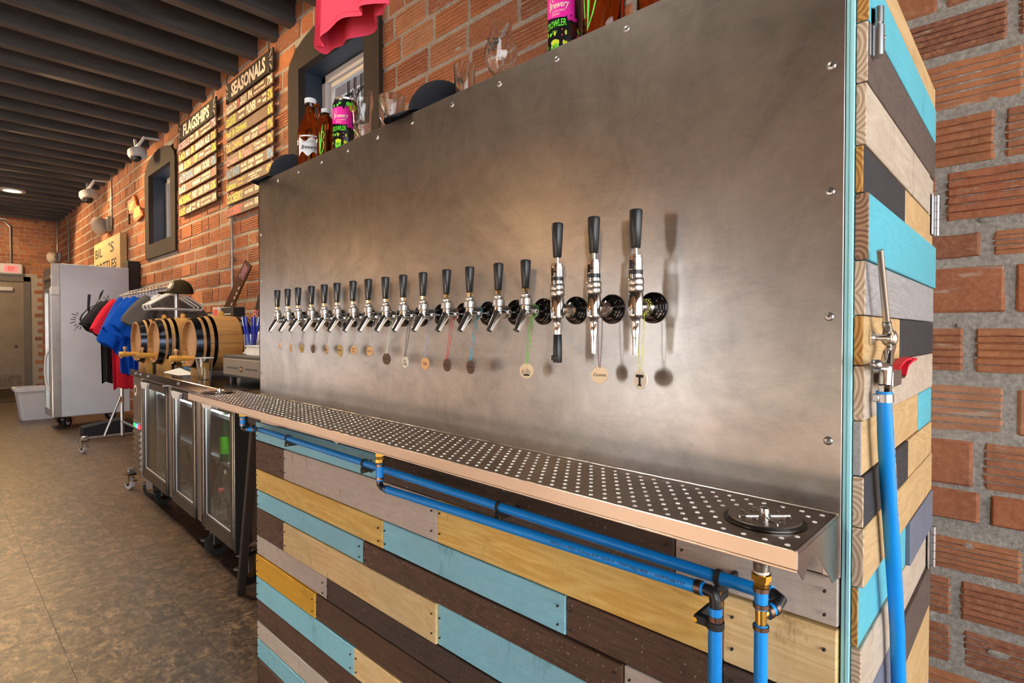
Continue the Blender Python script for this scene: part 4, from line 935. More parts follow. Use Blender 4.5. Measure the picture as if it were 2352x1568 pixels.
k = MB(); bent([L1.lerp(L2, .2), L1.lerp(L2, .7), L2, L2.lerp(L3, .55) + Vector((0, 0, .002)), L3], .0065, .0018, k); bent([Q(2052, 855), Q(2060, 838), Q(2072, 826), Q(2086, 822)], .006, .0018, k); obj('lever', k, M['lever_red'] if 'lever_red' in M else M['exit_red'], wd, label='red squeeze lever')
k = MB(); hk = Q(2008, 775, XEND + .004); k.lathe([(.0105, 0), (.0105, .003), (.008, .004), (.0045, .006), (.0045, .020), (.0085, .021), (.0085, .024), (0, .024)], 16, (XEND - .0005, hk.y, hk.z), (1, 0, 0)); obj('wall_hook', k, M['chrome'], wd)
h = [Q(2031, 898), Q(2031, 930), Q(2034, 1000), Q(2039, 1100), Q(2047, 1220), Q(2056, 1360), Q(2061, 1450), Q(2064, 1568)]
last = h[-1]; h += [Vector((XH + .002, last.y + .02, .5)), Vector((XH + .01, last.y + .03, .2)), Vector((XH + .03, last.y + .03, .02)), Vector((XH + .08, last.y + .02, FLOOR + .0105)), Vector((XH + .25, last.y + .10, FLOOR + .0105))]
ho = empty('hose', h[4], 'bright blue rubber hose hanging from the rinse wand', 'hose'); k = MB()
k.tube(h, [.0100, .0092] + [.0103] * (len(h) - 2), 16); obj('hose_tube', k, M['pex'], ho)
k = []; crimp(k, Q(2031, 913), h[1] - h[0], .0112, .011); k = k[0]; c_ = Q(2012, 913); k.obox(c_, (0, 1, 0), (1, 0, 0), (0, 0, 1), .004, .004, .005, .001); obj('hose_clamp', k, M['zinc'], ho)
k = MB(); ph = (h[2], h[4]); dh_ = (ph[1] - ph[0]).normalized()
wh = lambda a, b_, d: ph[0] + dh_ * a + (Vector((1, 0, 0)) * math.cos(b_ / .0103 - .2) + Vector((0, 1, 0)) * math.sin(b_ / .0103 - .2)) * .0106
k.text('AG-230  TUBING MADE IN U.S.A.  3/4"', .006, wh, 0, -.001, 'LEFT', wid=(ph[1] - ph[0]).length * .9); obj('lettering', k, M['p_white'], ho, fix=False)
# ================================================================== ON TOP OF THE TAP TOWER
SZ = 1.908
def spotpx(px, top, y, wpx):
    p = aty(px, top, y); d = depth(p); return p.x, y, wpx / 2 * d / FPX, p.z - SZ
def band(mb, fn, a0, a1, lo_, hi_, n=14, th=.0005):
    vs = []
    for i in range(n + 1):
        a = a0 + (a1 - a0) * i / n; l = lo_(a) if callable(lo_) else lo_; h = hi_(a) if callable(hi_) else hi_
        vs += [fn(a, l, th), fn(a, h, th)]
    return mb.add(vs, [(2 * i, 2 * i + 2, 2 * i + 3, 2 * i + 1) for i in range(n)], True)
def disc2(mb, fn, cx, cy, rx, ry, n=12, th=.001): return mb.add([fn(cx + rx * math.cos(2 * PI * i / n), cy + ry * math.sin(2 * PI * i / n), th) for i in range(n)], [tuple(range(n))])
def bottle(nm, px, top, y, wpx, prof, label, cat, mat, capmat=None, hscale=None):
    x, y, R, H = spotpx(px, top, y, wpx); c = Vector((x, y, SZ)); o = empty(nm, c, label, cat)
    b = MB(); b.lathe([(0, .0)] + [(r * R, z * H) for r, z in prof], 28, c); obj('glass_body', b, M[mat], o)
    return o, c, R, H
PG = [(.86, 0), (.98, .02), (1, .06), (1, .50), (.97, .56), (.80, .66), (.50, .76), (.40, .82), (.38, .93), (.42, .94), (.42, .955), (0, .955)]
def amber_jug(px, top, y, wpx, label):
    o, c, R, H = bottle('growler', px, top, y, wpx, PG, label, 'growler', 'amber')
    obj('cap', MB().lathe([(.43 * R, .935 * H), (.45 * R, .94 * H), (.45 * R, 1.0 * H), (.40 * R, 1.005 * H), (0, 1.005 * H)], 22, c), M['label_white'], o)
    k = MB(); hd = Vector((math.cos(.35), math.sin(.35), 0)); k.tube([c + hd * (.38 * R) + Vector((0, 0, .90 * H)), c + hd * (.72 * R) + Vector((0, 0, .91 * H)), c + hd * (.92 * R) + Vector((0, 0, .84 * H)), c + hd * (.86 * R) + Vector((0, 0, .74 * H)), c + hd * (.66 * R) + Vector((0, 0, .69 * H))], .14 * R, 10); obj('ring_handle', k, M['amber'], o)
    a0 = math.atan2(-c.y, -c.x); F = cyl_fn(c, R, a0); k = MB()
    k.mi = 0; band(k, F, -1.05 * R, .62 * R, lambda a: H * (.20 + .03 * math.sin(a * 160)), lambda a: H * (.40 + .03 * math.sin(a * 130 + 1)), 30, .0004)
    band(k, F, -.95 * R, .55 * R, H * .435, H * .455, 20, .0004)
    k.mi = 1; k.text('Brewery', .02, F, -.18 * R, H * .265, 'CENTER', wid=1.25 * R, th=.0012, bold=.0004, shear=.35); k.text('GOOD TIMES', .008, F, -.2 * R, H * .355, 'CENTER', wid=.9 * R, th=.0012)
    obj('label', k, [M['label_white'], M['p_ink']], o, fix=False); return o
amber_jug(713, 229, .935, 57, 'tall amber glass growler with ring handle and white torn label')
PS = [(.88, 0), (.98, .02), (1, .05), (1, .68), (.94, .78), (.62, .86), (.42, .89), (.42, .94), (0, .94)]
def small_amber(px, top, y, wpx, label):
    o, c, R, H = bottle('howler', px, top, y, wpx, PS, label, 'growler', 'amber')
    obj('cap', MB().lathe([(.48 * R, .925 * H), (.50 * R, .93 * H), (.50 * R, 1.0 * H), (0, 1.0 * H)], 20, c), M['label_white'], o)
    a0 = math.atan2(-c.y, -c.x); F = cyl_fn(c, R, a0 - .35); k = MB(); W, h = R, H
    k.ribbon([(-.38 * W, .52 * h), (-.36 * W, .34 * h), (-.30 * W, .12 * h)], [.05 * W, .12 * W, .14 * W], F, .0012)
    k.ribbon([(.02 * W, .66 * h), (-.10 * W, .50 * h), (-.22 * W, .30 * h), (-.30 * W, .08 * h)], [.02 * W, .14 * W, .12 * W, .03 * W], F, .0012)
    k.ribbon([(-.12 * W, .50 * h), (.10 * W, .52 * h), (.18 * W, .46 * h), (.06 * W, .38 * h), (-.16 * W, .34 * h)], .07 * W, F, .0012)
    k.ribbon([(-.16 * W, .34 * h), (.12 * W, .33 * h), (.14 * W, .24 * h), (-.04 * W, .14 * h), (-.28 * W, .09 * h)], .07 * W, F, .0012)
    obj('monogram', k, M['b_green'], o, fix=False); return o
small_amber(748, 252, .915, 40, 'short amber bottle with hand-drawn green monogram')
def crowler(px, top, y, wpx, label):
    x, y, R, H = spotpx(px, top, y, wpx); c = Vector((x, y, SZ)); o = empty('beer_can', c, label, 'can')
    obj('can_body', MB().lathe([(0, .004), (.80 * R, 0), (.92 * R, .012), (R, .03), (R, H * .9), (.86 * R, H * .965), (0, H * .965)], 32, c), M['can_black'], o)
    obj('can_lid', MB().lathe([(.86 * R, H * .955), (.89 * R, H * .99), (.86 * R, H), (.80 * R, H), (.78 * R, H * .975), (0, H * .975)], 28, c), M['steel'], o)
    a0 = math.atan2(-c.y, -c.x); F = cyl_fn(c, R, a0); k = MB(); W = R
    rr = random.Random(9); jag = [rr.uniform(-.05, .05) for _ in range(60)]
    jf = lambda a: jag[int((a / W + 1.6) * 14) % 60]
    band(k, F, -1.45 * W, .55 * W, lambda a: H * (.50 + .05 * (a / W) ** 2 * .6 + (jf(a) if a > .1 * W else 0)), lambda a: H * (.80 + (jf(a + .03) if a > -.2 * W else .01)), 40, .0004)
    band(k, F, .2 * W, .7 * W, lambda a: H * (.46 + jf(a) * .4), lambda a: H * (.50 + jf(a) * .3), 10, .0004)
    obj('label_patch', k, M['hot_pink'], o, fix=False)
    k = MB(); k.text('Brewery', .02, F, -.42 * W, H * .62, 'CENTER', wid=1.25 * W, th=.0012, bold=.0003, shear=.3); k.ribbon([(-.95 * W, .60 * H), (-.98 * W, .72 * H), (-.80 * W, .79 * H), (-.72 * W, .70 * H)], .05 * W, F, .001)
    k.text('ACTION BEERS', .006, F, -.40 * W, H * .57, 'CENTER', wid=.8 * W, th=.0012); k.text('ASHEVILLE', .006, F, -.55 * W, H * .535, 'CENTER', wid=.5 * W, th=.0012); obj('white_script', k, M['p_white'], o, fix=False)
    k = MB(); k.text('CROWLER', .02, F, -.60 * W, H * .395, 'CENTER', wid=1.35 * W, th=.0012, bold=.0004, ht=H * .085); k.text('32oz', .01, F, -.62 * W, H * .325, 'CENTER', wid=.34 * W, th=.0012)
    for q in range(16): disc2(k, F, rr.uniform(-1.3, 1.2) * W, H * rr.choice([.06, .12, .2, .28, .33, .84, .87]), .10 * W, H * .022, 10)
    disc2(k, F, -.62 * W, H * .16, .28 * W, H * .075, 16); disc2(k, F, .2 * W, H * .86, .16 * W, H * .04, 12); obj('green_marks', k, M['lime'], o, fix=False)
    k = MB()
    for q in range(12): disc2(k, F, rr.uniform(-1.2, 1.3) * W, H * rr.uniform(.05, .42), .06 * W, H * .03, 9, .0014)
    disc2(k, F, .05 * W, H * .14, .15 * W, H * .075, 14, .0013); disc2(k, F, -.62 * W, H * .225, .24 * W, H * .03, 14, .0014); disc2(k, F, .55 * W, H * .80, .26 * W, H * .065, 14, .0013); obj('yellow_marks', k, M['acid'], o, fix=False)
    k = MB()
    for q in range(7): disc2(k, F, rr.uniform(-.9, 1.1) * W, H * rr.uniform(.06, .40), .03 * W, H * .012, 7, .0016)
    for sx in (-.70, -.54): disc2(k, F, sx * W, H * .165, .035 * W, H * .012, 8, .0018)
    disc2(k, F, .80 * W, H * .26, .13 * W, H * .05, 12, .0015); obj('red_marks', k, M['p_red'], o, fix=False); return o
M['can_black'] = flat('can_black', (.012, .012, .014), .25, .3, 20, .1)
crowler(793, 231, .935, 56, 'black beer can with pink splash label between amber bottles and pint glass')
crowler(1298, -34, .945, 80, 'large black crowler can with pink splash label near the stout taps')
PQ = [(.92, 0), (1, .03), (1, .55), (.95, .62), (.55, .76), (.40, .80), (.40, .93), (0, .93)]
o, c, R, H = bottle('growler', 1388, -150, .945, 99, PQ, 'big amber growler with lime monogram right of the crowler can', 'growler', 'amber')
obj('cap', MB().lathe([(.44 * R, .92 * H), (.46 * R, .93 * H), (.46 * R, H), (0, H)], 20, c), M['label_white'], o)
F = cyl_fn(c, R, math.atan2(-c.y, -c.x) - .55); k = MB()
k.ribbon([(-.12 * R, .60 * H), (-.2 * R, .40 * H), (-.26 * R, .12 * H)], [.16 * R, .18 * R, .05 * R], F, .0012); k.ribbon([(-.5 * R, .6 * H), (-.55 * R, .42 * H), (-.44 * R, .24 * H)], .07 * R, F, .0012)
k.ribbon([(-.16 * R, .45 * H), (.2 * R, .5 * H), (.28 * R, .42 * H), (.02 * R, .24 * H), (-.24 * R, .14 * H)], .07 * R, F, .0012); obj('monogram', k, M['b_green'], o, fix=False)
o, c, R, H = bottle('growler', 1512, -190, .945, 95, PQ, 'plain dark amber growler furthest right on the tower top', 'growler', 'amber')
obj('cap', MB().lathe([(.44 * R, .92 * H), (.46 * R, .93 * H), (.46 * R, H), (0, H)], 20, c), M['label_white'], o)
def tumbler(nm, px, top, y, wpx, prof, label, wall=.0014, logo=None):
    x, y, R, H = spotpx(px, top, y, wpx); c = Vector((x, y, SZ)); o = empty(nm, c, label, 'glass')
    out = [(r * R, z * H) for r, z in prof]; inn = [(max(r - wall, .002), max(z, H * .06)) for r, z in out[::-1] if z >= H * .04]
    b = MB(); b.lathe([(0, 0)] + out + inn + [(0, H * .06)], 64, c, caps=False); obj('glass_body', b, M['glass'], o)
    if logo:
        F = cyl_fn(c, R * logo[2], math.atan2(-c.y, -c.x) - .5); k = MB(); rr = random.Random(2)
        for q in range(26): disc2(k, F, rr.gauss(0, .22) * R, H * logo[0] + rr.gauss(0, .32) * logo[1] * H, R * rr.uniform(.03, .10), H * logo[1] * rr.uniform(.06, .2), 7, .0008)
        obj('printed_logo', k, M['p_ink'], o, fix=False)
    return o
tumbler('pint_glass', 832, 213, .915, 50, [(.66, 0), (.72, .03), (.76, .3), (.84, .62), (1.0, .80), (.98, .92), (.92, 1)], 'tall clear pint glass beside the black can')
tumbler('rocks_glass', 901, 224, .925, 60, [(.86, 0), (.90, .03), (1, 1)], 'wide clear rocks glass left of the black cap')
tumbler('taster_glass', 1067, 153, .925, 50, [(.80, 0), (.84, .04), (1, 1)], 'small clear taster glass with dark print', logo=(.55, .22, .93))
# stemmed tulip glass
x, y, R, H = spotpx(1151, 62, .935, 78); c = Vector((x, y, SZ)); o = empty('tulip_glass', c, 'clear stemmed tulip beer glass with black printed logo', 'glass')
b = MB(); pr = [(.62, 0), (.66, .012), (.30, .05), (.13, .10), (.16, .16), (.34, .22), (.74, .34), (1, .50), (.98, .62), (.76, .80), (.62, .92), (.64, 1.0)]
inn = [(.60, 1.0), (.58, .92), (.72, .80), (.94, .62), (.955, .50), (.70, .355), (.30, .25), (0, .23)]
b.lathe([(0, 0)] + [(r * R, z * H) for r, z in pr + inn], 64, c, caps=False); obj('glass_body', b, M['glass'], o)
F = cyl_fn(c, R * .97, math.atan2(-c.y, -c.x) - .55); k = MB(); rr = random.Random(6)
for q in range(34): disc2(k, F, rr.gauss(0, .22) * R, H * .62 + rr.gauss(0, .06) * H, R * rr.uniform(.03, .09), H * rr.uniform(.008, .03), 7, .002)
obj('printed_logo', k, M['p_ink'], o, fix=False)
x, y, R, H = spotpx(1272, 112, .905, 50); H = .016
o = empty('can_lid_cover', (x, y, SZ), 'clear plastic lid lying in front of the crowler can', 'lid'); obj('lid_disc', MB().lathe([(0, 0), (R, 0), (R, H * .8), (R * .9, H), (0, H)], 24, (x, y, SZ)), M['cup'], o)
# caps
def cap(nm, c, R, ang, mat, label, patch=True, tilt=0.0, brimup=.0):
    o = empty(nm, c, label, 'cap', rot=(0, tilt, ang)); b = MB(); n, m_ = 24, 9; rg = []
    for i in range(m_ + 1):
        t = PI / 2 * i / m_; r_ = R * math.cos(t) ** .85 if i < m_ else R * .02; rg.append([Vector((math.cos(2 * PI * k / n) * r_ * (1.06), math.sin(2 * PI * k / n) * r_ * .92, R * 1.2 * math.sin(t))) for k in range(n)])
    b.rings(rg, True, True, True); obj('crown', b, M[mat], o, local=True)
    b = MB(); top = []; bot = []
    for i in range(15):
        a = -1.15 + 2.3 * i / 14
        inner = Vector((math.cos(a) * R * 1.02, math.sin(a) * R * .90, R * .06)); outer = Vector((math.cos(a * .8) * R * 1.85, math.sin(a * .8) * R * 1.02, R * (.02 - .18 * abs(a) ** 2 * .5) + brimup))
        mid = (inner + outer) / 2 + Vector((0, 0, R * .06)); top += [inner, mid, outer]
    vs = top + [p - Vector((0, 0, R * .05)) for p in top]; N_ = len(top); fs = []
    for i in range(14):
        for j in range(2): a = i * 3 + j; fs += [(a, a + 3, a + 4, a + 1), (N_ + a, N_ + a + 1, N_ + a + 4, N_ + a + 3)]
        fs.append((i * 3 + 2, i * 3 + 5, N_ + i * 3 + 5, N_ + i * 3 + 2)); fs.append((i * 3, N_ + i * 3, N_ + i * 3 + 3, i * 3 + 3))
    b.add(vs, fs, True); obj('brim', b, M[mat], o, local=True)
    obj('button', MB().ball((0, 0, R * 1.2), R * .07, 8, 5), M[mat], o, local=True)
    if patch:
        S = lambda a, b_, d: (lambda t, ph: Vector((math.cos(t) ** .85 * math.cos(ph) * R * 1.06, math.cos(t) ** .85 * math.sin(ph) * R * .92, R * 1.2 * math.sin(t))) * (1.012 + d))(.55 + b_, a)
        k = MB()
        k.rings([[S(r_ * math.cos(2 * PI * q / 24) * 1.15, r_ * math.sin(2 * PI * q / 24), .003) for q in range(24)] for r_ in (.40, .37)], False, False, False)
        k.rings([[S(r_ * math.cos(2 * PI * q / 20) * 1.15, r_ * math.sin(2 * PI * q / 20), .003) for q in range(20)] for r_ in (.27, .20, .12, .001)], True, False, False)
        for q in range(18):
            a = 2 * PI * q / 18; k.rings([[S((.32 + .02 * (j < 2)) * math.cos(a + (j % 2) * .16) * 1.15, (.32 + .02 * (j < 2)) * math.sin(a + (j % 2) * .16), .003) for j in (0, 1, 3, 2)]], False, False, True)
        obj('patch', k, M['b_lilac'] if mat == 'cap_black' else M['p_white'], o, local=True, fix=False)
    return o
p = aty(1012, 290, .965); cap('cap', (p.x, .966, SZ + .0095), .085, PI + .7, 'cap_black', 'black cap with round lilac patch beside the rocks glass')
p = aty(672, 400, .965); cap('cap', (p.x, .966, SZ + .0095), .085, PI + .7, 'cap_black', 'black cap at the far left end of the tower top')
# pink shirt on a hanger above the tower
x0, x1 = aty(735, 60, 1.22).x, aty(880, 40, 1.22).x; zh = aty(800, 70, 1.22).z; xc = (x0 + x1) / 2; hw = (x1 - x0) / 2
sh = empty('hanging_shirt', (xc, 1.22, zh + .62), 'coral pink tee shirt hanging from the ceiling over the tower', 'shirt')
def shirt_rings(xc, yc, z0, z1, hw, dp, waves, amp, seed, ax='x', n=64, flare=.0):
    rg = []; rr = random.Random(seed); ph = [rr.uniform(0, 6) for _ in range(4)]
    for i in range(13):
        t = i / 12; z = z0 + (z1 - z0) * t; r_ = []
        for k in range(n):
            a = 2 * PI * k / n; fold = amp * (1 - .75 * t) * (math.sin(waves * a + ph[0]) + .6 * math.sin((waves + 3) * a + ph[1] + t))
            u = math.cos(a) * (hw * (1 - .10 * t) + fold * .5) ; v = math.sin(a) * (dp * (1 - .2 * t)) + fold
            zz = z + (amp * .5 * math.sin(waves * a + ph[2]) if i == 0 else 0)
            r_.append(Vector((xc + u, yc + v, zz)) if ax == 'x' else Vector((xc + v, yc + u, zz)))
        rg.append(r_)
    return rg
b = MB(); b.rings(shirt_rings(xc, 1.22, zh, zh + .55, hw, .055, 5, .022, 3), True, False, False)
obj('shirt_body', b, M['cloth_pink'], sh, fix=False)
b = MB()
for s_ in (-1, 1): b.tube([(xc + s_ * hw * .85, 1.22, zh + .50), (xc + s_ * (hw + .07), 1.22, zh + .40), (xc + s_ * (hw + .10), 1.22, zh + .34)], [.055, .06, .062], 14, True, False)
obj('sleeve', b, M['cloth_pink'], sh, fix=False)
b = MB(); b.rings([[p_ + Vector((0, 0, dz)) for p_ in shirt_rings(xc, 1.22, zh + .018, zh + .55, hw * 1.004, .0556, 5, .0222, 3)[0]] for dz in (0, .0025)], True, False, False); obj('hem_stitch', b, M['cloth_red'], sh, fix=False)
b = MB(); b.tube([(xc - hw * .8, 1.22, zh + .50), (xc, 1.22, zh + .60), (xc + hw * .8, 1.22, zh + .50)], .006, 8); b.tube([(xc, 1.22, zh + .60), (xc, 1.22, zh + .66), (xc + .03, 1.22, zh + .70), (xc, 1.22, zh + .74), (xc, 1.22, 4.42)], .003, 6); obj('hanger', b, M['white'], sh)

# ================================================================== BRICK WALL FITTINGS
def slat_text(mb_by, F, W, Hh, segs):
    for tx, col, a0, a1, b0, b1 in segs:
        mb_by.setdefault(col, MB()).text(tx, .05, F, a0 * W, b0 * Hh, 'LEFT', wid=(a1 - a0) * W, ht=(b1 - b0) * Hh, bold=.002, th=.001)
def menu(x0, x1, rows, content, label, pxr, ymenu=2.285):
    zt = [(aty(pxr, a, ymenu).z, aty(pxr, b, ymenu).z) for a, b in rows]
    root = empty('menu_board', ((x0 + x1) / 2, ymenu, zt[-1][1]), label, 'menu board')
    for r_, ((za, zb), segs) in enumerate(zip(zt, content)):
        W, h = x1 - x0, za - zb; sl = obj('slat', MB().box((x0, ymenu, zb), (x1, ymenu + .018, za), .003), M['frame'] if r_ == 0 else M['slat'], root)
        F = plane_fn((x0, ymenu - .0005, zb), (1, 0, 0), (0, 0, 1)); by = {}; slat_text(by, F, W, h, segs)
        if r_ == 0:
            k = by.setdefault('p_white', MB())
            for sx, d in ((.06, -1), (.93, 1)):
                for ang in (-.6, 0, .6):
                    cx, cy = sx * W, .5 * h; tip = (cx + d * .012, cy + ang * .05); e = (cx + d * (.075 - .02 * abs(ang)), cy + ang * .16)
                    k.ribbon([tip, (e[0], e[1] + .016), (e[0], e[1] - .016), tip], .006, F, .001)
        mats = list(by)
        for c_ in mats: obj('lettering', by[c_], M[c_], sl, fix=False)
        ck = MB()
        for xx in (x0 + .06, x1 - .06):
            if r_: ck.tube([(xx, ymenu + .006, za - .012), (xx, ymenu + .006, zt[r_ - 1][1] + .012)], .006, 6); ck.ball((xx, ymenu - .004, za - .015), .009, 6, 4)
            else: ck.tube([(xx, ymenu + .002, za + .10), (xx, ymenu - .012, za + .03), (xx, ymenu - .010, za - .03)], .008, 6); ck.tube([(xx, ymenu - .012, zb + .03), (xx, ymenu - .012, zb - .02)], .010, 6)
        obj('chain_link', ck, M['zinc'], sl)
    return root
SEAS = [[('SEASONALS', 'p_white', .13, .86, .14, .86)],
        [('VISSOLOGY', 'p_white', .0, .27, .1, .9), ('!', 'p_red', .29, .31, .1, .9), ('BLACK', 'p_white', .35, .48, .52, .9), ('BERRY', 'p_white', .33, .48, .08, .46), ('IPA', 'p_white', .51, .60, .1, .9), ('citra mosaic', 'p_white', .64, .83, .6, .9), ('double dry hopped', 'p_white', .63, .86, .1, .4), ('7%', 'p_white', .89, .99, .1, .95)],
        [('CRUSHER', 'p_green', .0, .24, .08, .92), ('german', 'p_white', .28, .44, .55, .92), ('style', 'p_white', .30, .42, .08, .45), ('PILSNER', 'p_white', .47, .67, .1, .9), ('crisp', 'p_white', .70, .77, .3, .7), ('light', 'p_white', .80, .88, .55, .9), ('easy', 'p_white', .80, .88, .1, .45), ('5%', 'p_yellow', .90, .99, .05, .95)],
        [('Pour (in Kitchens)', 'p_green', .0, .47, .05, .9), ('6%', 'p_yellow', .90, .99, .05, .95)],
        [('OIL', 'p_orange', .0, .12, .05, .95), ('CHANGE', 'p_orange', .14, .38, .08, .92), ('oatmeal', 'p_white', .42, .54, .2, .75), ('imperial', 'p_white', .57, .71, .55, .95), ('STOUT', 'p_white', .58, .70, .05, .45), ('vanilla', 'p_pink', .73, .87, .55, .95), ('bourbon', 'p_pink', .74, .86, .05, .45), ('9%', 'p_orange', .89, .99, .05, .95)],
        [('Cream', 'p_pink', .0, .27, .05, .75), ('&', 'p_yellow', .29, .36, .15, .9), ('Punch', 'p_pink', .37, .58, .05, .9), ('Cream Ale', 'p_white', .62, .86, .52, .85), ('+ Sour Blend', 'p_white', .64, .86, .1, .42), ('7%', 'p_orange', .89, .99, .05, .95)],
        [('SALT', 'p_blue', .0, .13, .05, .9), ('SHAKER', 'p_blue', .15, .31, .08, .95), ('sea salt', 'p_white', .34, .46, .5, .92), ('caramel', 'p_white', .34, .48, .06, .42), ('sweet', 'p_white', .5, .62, .5, .92), ('milk', 'p_white', .5, .6, .06, .42), ('lactose', 'p_white', .65, .80, .5, .95), ('stout', 'p_white', .66, .8, .06, .42), ('8%', 'p_blue', .88, .99, .05, .95)],
        [('Lemon', 'p_green', .0, .23, .1, .85), ('Drop +', 'p_orange', .26, .43, .5, .9), ('lager', 'p_orange', .27, .40, .1, .42), ('session wheat', 'p_white', .5, .78, .6, .85), ('and lemon', 'p_white', .55, .68, .35, .55), ('lemonade shandy', 'p_white', .48, .72, .08, .28), ('4%', 'p_orange', .86, .97, .1, .9)],
        [('COOBERRY', 'p_yellow', .0, .38, .05, .95), ('sour fruited', 'p_white', .42, .60, .35, .75), ('BERLINER', 'p_white', .64, .84, .3, .9), ('5%', 'p_yellow', .88, .98, .05, .95)],
        [('COOBERRY', 'p_red', .0, .37, .05, .95), ('double fruited', 'p_white', .41, .60, .35, .75), ('BERLINER', 'p_white', .63, .84, .3, .9), ('6%', 'p_red', .88, .98, .05, .95)]]
FLAG = [[('FLAGSHIPS', 'p_white', .14, .84, .14, .86)],
        [('ROSELLE', 'p_lilac', .0, .31, .08, .92), ('juicy', 'p_white', .34, .44, .5, .9), ('hazy', 'p_white', .34, .46, .08, .42), ('IPA', 'p_white', .49, .57, .1, .9), ('new england', 'p_white', .62, .85, .55, .9), ('unfiltered', 'p_white', .63, .87, .1, .4), ('7%', 'p_lilac', .88, .99, .05, .95)],
        [('BAD', 'p_orange', .0, .19, .06, .9), ('MO', 'p_white', .22, .33, .06, .9), ('&', 'p_yellow', .35, .45, .06, .95), ('SMASH ALE', 'p_white', .48, .84, .08, .85), ('5%', 'p_orange', .88, .98, .05, .95)],
        [('MR', 'p_white', .0, .14, .06, .9), ('SUN', 'p_yellow', .16, .34, .08, .92), ('+', 'p_red', .36, .42, .2, .8), ('UP', 'p_yellow', .44, .54, .1, .92), ('wheat', 'p_white', .57, .7, .35, .8), ('orange', 'p_white', .73, .87, .55, .92), ('peel', 'p_white', .73, .86, .1, .46), ('5%', 'p_green', .89, .99, .05, .95)],
        [('SALTY', 'p_blue', .0, .20, .06, .9), ('DOG', 'p_blue', .22, .40, .08, .95), ('GERMAN', 'p_white', .44, .62, .12, .8), ('GOSE', 'p_white', .66, .84, .12, .85), ('4%', 'p_blue', .87, .98, .05, .95)],
        [('BLACK', 'p_white', .0, .20, .06, .9), ('ICE', 'p_red', .22, .36, .08, .92), ('toasted', 'p_white', .39, .60, .2, .85), ('coconut', 'p_white', .64, .86, .55, .92), ('porter', 'p_white', .64, .86, .1, .46), ('6%', 'p_red', .88, .99, .05, .95)],
        [('MOSAIC', 'p_green', .0, .34, .05, .95), ('WEST', 'p_white', .38, .52, .12, .88), ('COAST', 'p_white', .55, .67, .12, .88), ('IPA', 'p_white', .70, .84, .12, .88), ('6%', 'p_green', .86, .98, .05, .95)],
        [('FLIGHTS', 'p_yellow', .0, .18, .05, .9), ('of', 'p_white', .21, .36, .05, .85), ('any', 'p_white', .38, .47, .5, .85), ('beer', 'p_white', .38, .47, .1, .42), ('4', 'p_white', .5, .58, .1, .9), ('pours served', 'p_white', .62, .86, .55, .9), ('on a paddle', 'p_white', .62, .86, .1, .45), ('$8', 'p_white', .89, .99, .1, .9)]]
menu(-6.52, -5.31, [(100, 151), (158, 184), (190, 219), (225, 253), (260, 287), (294, 322), (329, 356), (363, 389), (397, 424), (431, 457)], SEAS, 'wide hanging menu of brown slats headed Seasonals by the near window', 635)
menu(-8.20, -6.83, [(212, 255), (259, 281), (288, 310), (316, 339), (346, 370), (375, 397), (404, 427), (434, 456)], FLAG, 'narrower hanging menu of brown slats between the two windows', 505)
def conduit(px, py0, py1, label, light=True, strap=None, bend=False):
    yc = YW - .035; a = aty(px, py0, yc); b_ = aty(px, py1, yc); o = empty('conduit', b_, label, 'conduit')
    a.x = b_.x
    obj('tube', MB().tube([a, b_], .014, 10), M['zinc'], o); k = MB()
    for t in (strap or [.5]): q = a.lerp(b_, t); k.box((q.x - .045, yc - .008, q.z - .012), (q.x + .045, YW - .006, q.z + .012), .003)
    obj('strap', k, M['zinc'], o); return a, b_, o
conduit(257, 392, 518, 'gray conduit above the bowl-shaped emergency light near orange plaque'); conduit(534, 470, 745, 'long gray conduit running down behind the barrels', strap=[.12, .45, .75]); conduit(158, 494, 600, 'gray conduit above the right edge of the white cooler front'); conduit(132, 510, 588, 'gray conduit in the far corner of the brick wall')
def emergency(px, py, s_, label):
    c = aty(px, py, YW - .05); o = empty('emergency_light', c, label, 'light')
    obj('housing', MB().box((c.x - .02 * s_, YW - .09, c.z - .09 * s_), (c.x + .13 * s_, YW - .01, c.z + .09 * s_), .015), M['zinc'], o)
    k = MB(); k.lathe([(.05 * s_, .0), (.10 * s_, .06), (.115 * s_, .14), (.09 * s_, .16), (.0, .165)], 18, (c.x - .02 * s_, YW - .08, c.z), (-.75, -.62, -.12)); obj('lamp_head', k, M['p_white'], o)
    k = MB(); k.lathe([(.07 * s_, .166), (.05 * s_, .172), (0, .175)], 16, (c.x - .02 * s_, YW - .08, c.z), (-.75, -.62, -.12)); obj('lens', k, M['tag_pale'], o)
emergency(248, 517, 1.5, 'bowl-shaped emergency light below conduit, right of wooden sign'); emergency(134, 591, 1.3, 'small emergency light above the white cooler in the corner')
def security(px, py, label, s_=1.0):
    c = aty(px, py, YW - .25); o = empty('security_camera', c, label, 'camera')
    k = MB(); k.tube([(c.x - .12 * s_, c.y, c.z + .22 * s_), (c.x - .05 * s_, c.y, c.z + .10 * s_), (c.x + .10 * s_, c.y, c.z + .10 * s_), (c.x + .16 * s_, c.y + .05, c.z + .20 * s_), (c.x + .14 * s_, YW - .01, c.z + .22 * s_)], .022 * s_, 8); obj('bracket', k, M['white'], o)
    k = MB(); k.lathe([(.0, -.06 * s_), (.11 * s_, -.055 * s_), (.125 * s_, .0), (.11 * s_, .05 * s_), (0, .06 * s_)], 20, c, (-.3, -.25, 1)); obj('dome_housing', k, M['white'], o)
    k = MB(); k.ball(c + Vector((-.01, -.01, -.06 * s_)), .065 * s_, 14, 8); obj('dome_lens', k, M['black'], o); obj('lens_ring', MB().lathe([(.025 * s_, 0), (.0, .02)], 10, c + Vector((-.03, -.05, -.10 * s_)), (-.3, -.6, -.6)), M['brass'], o)
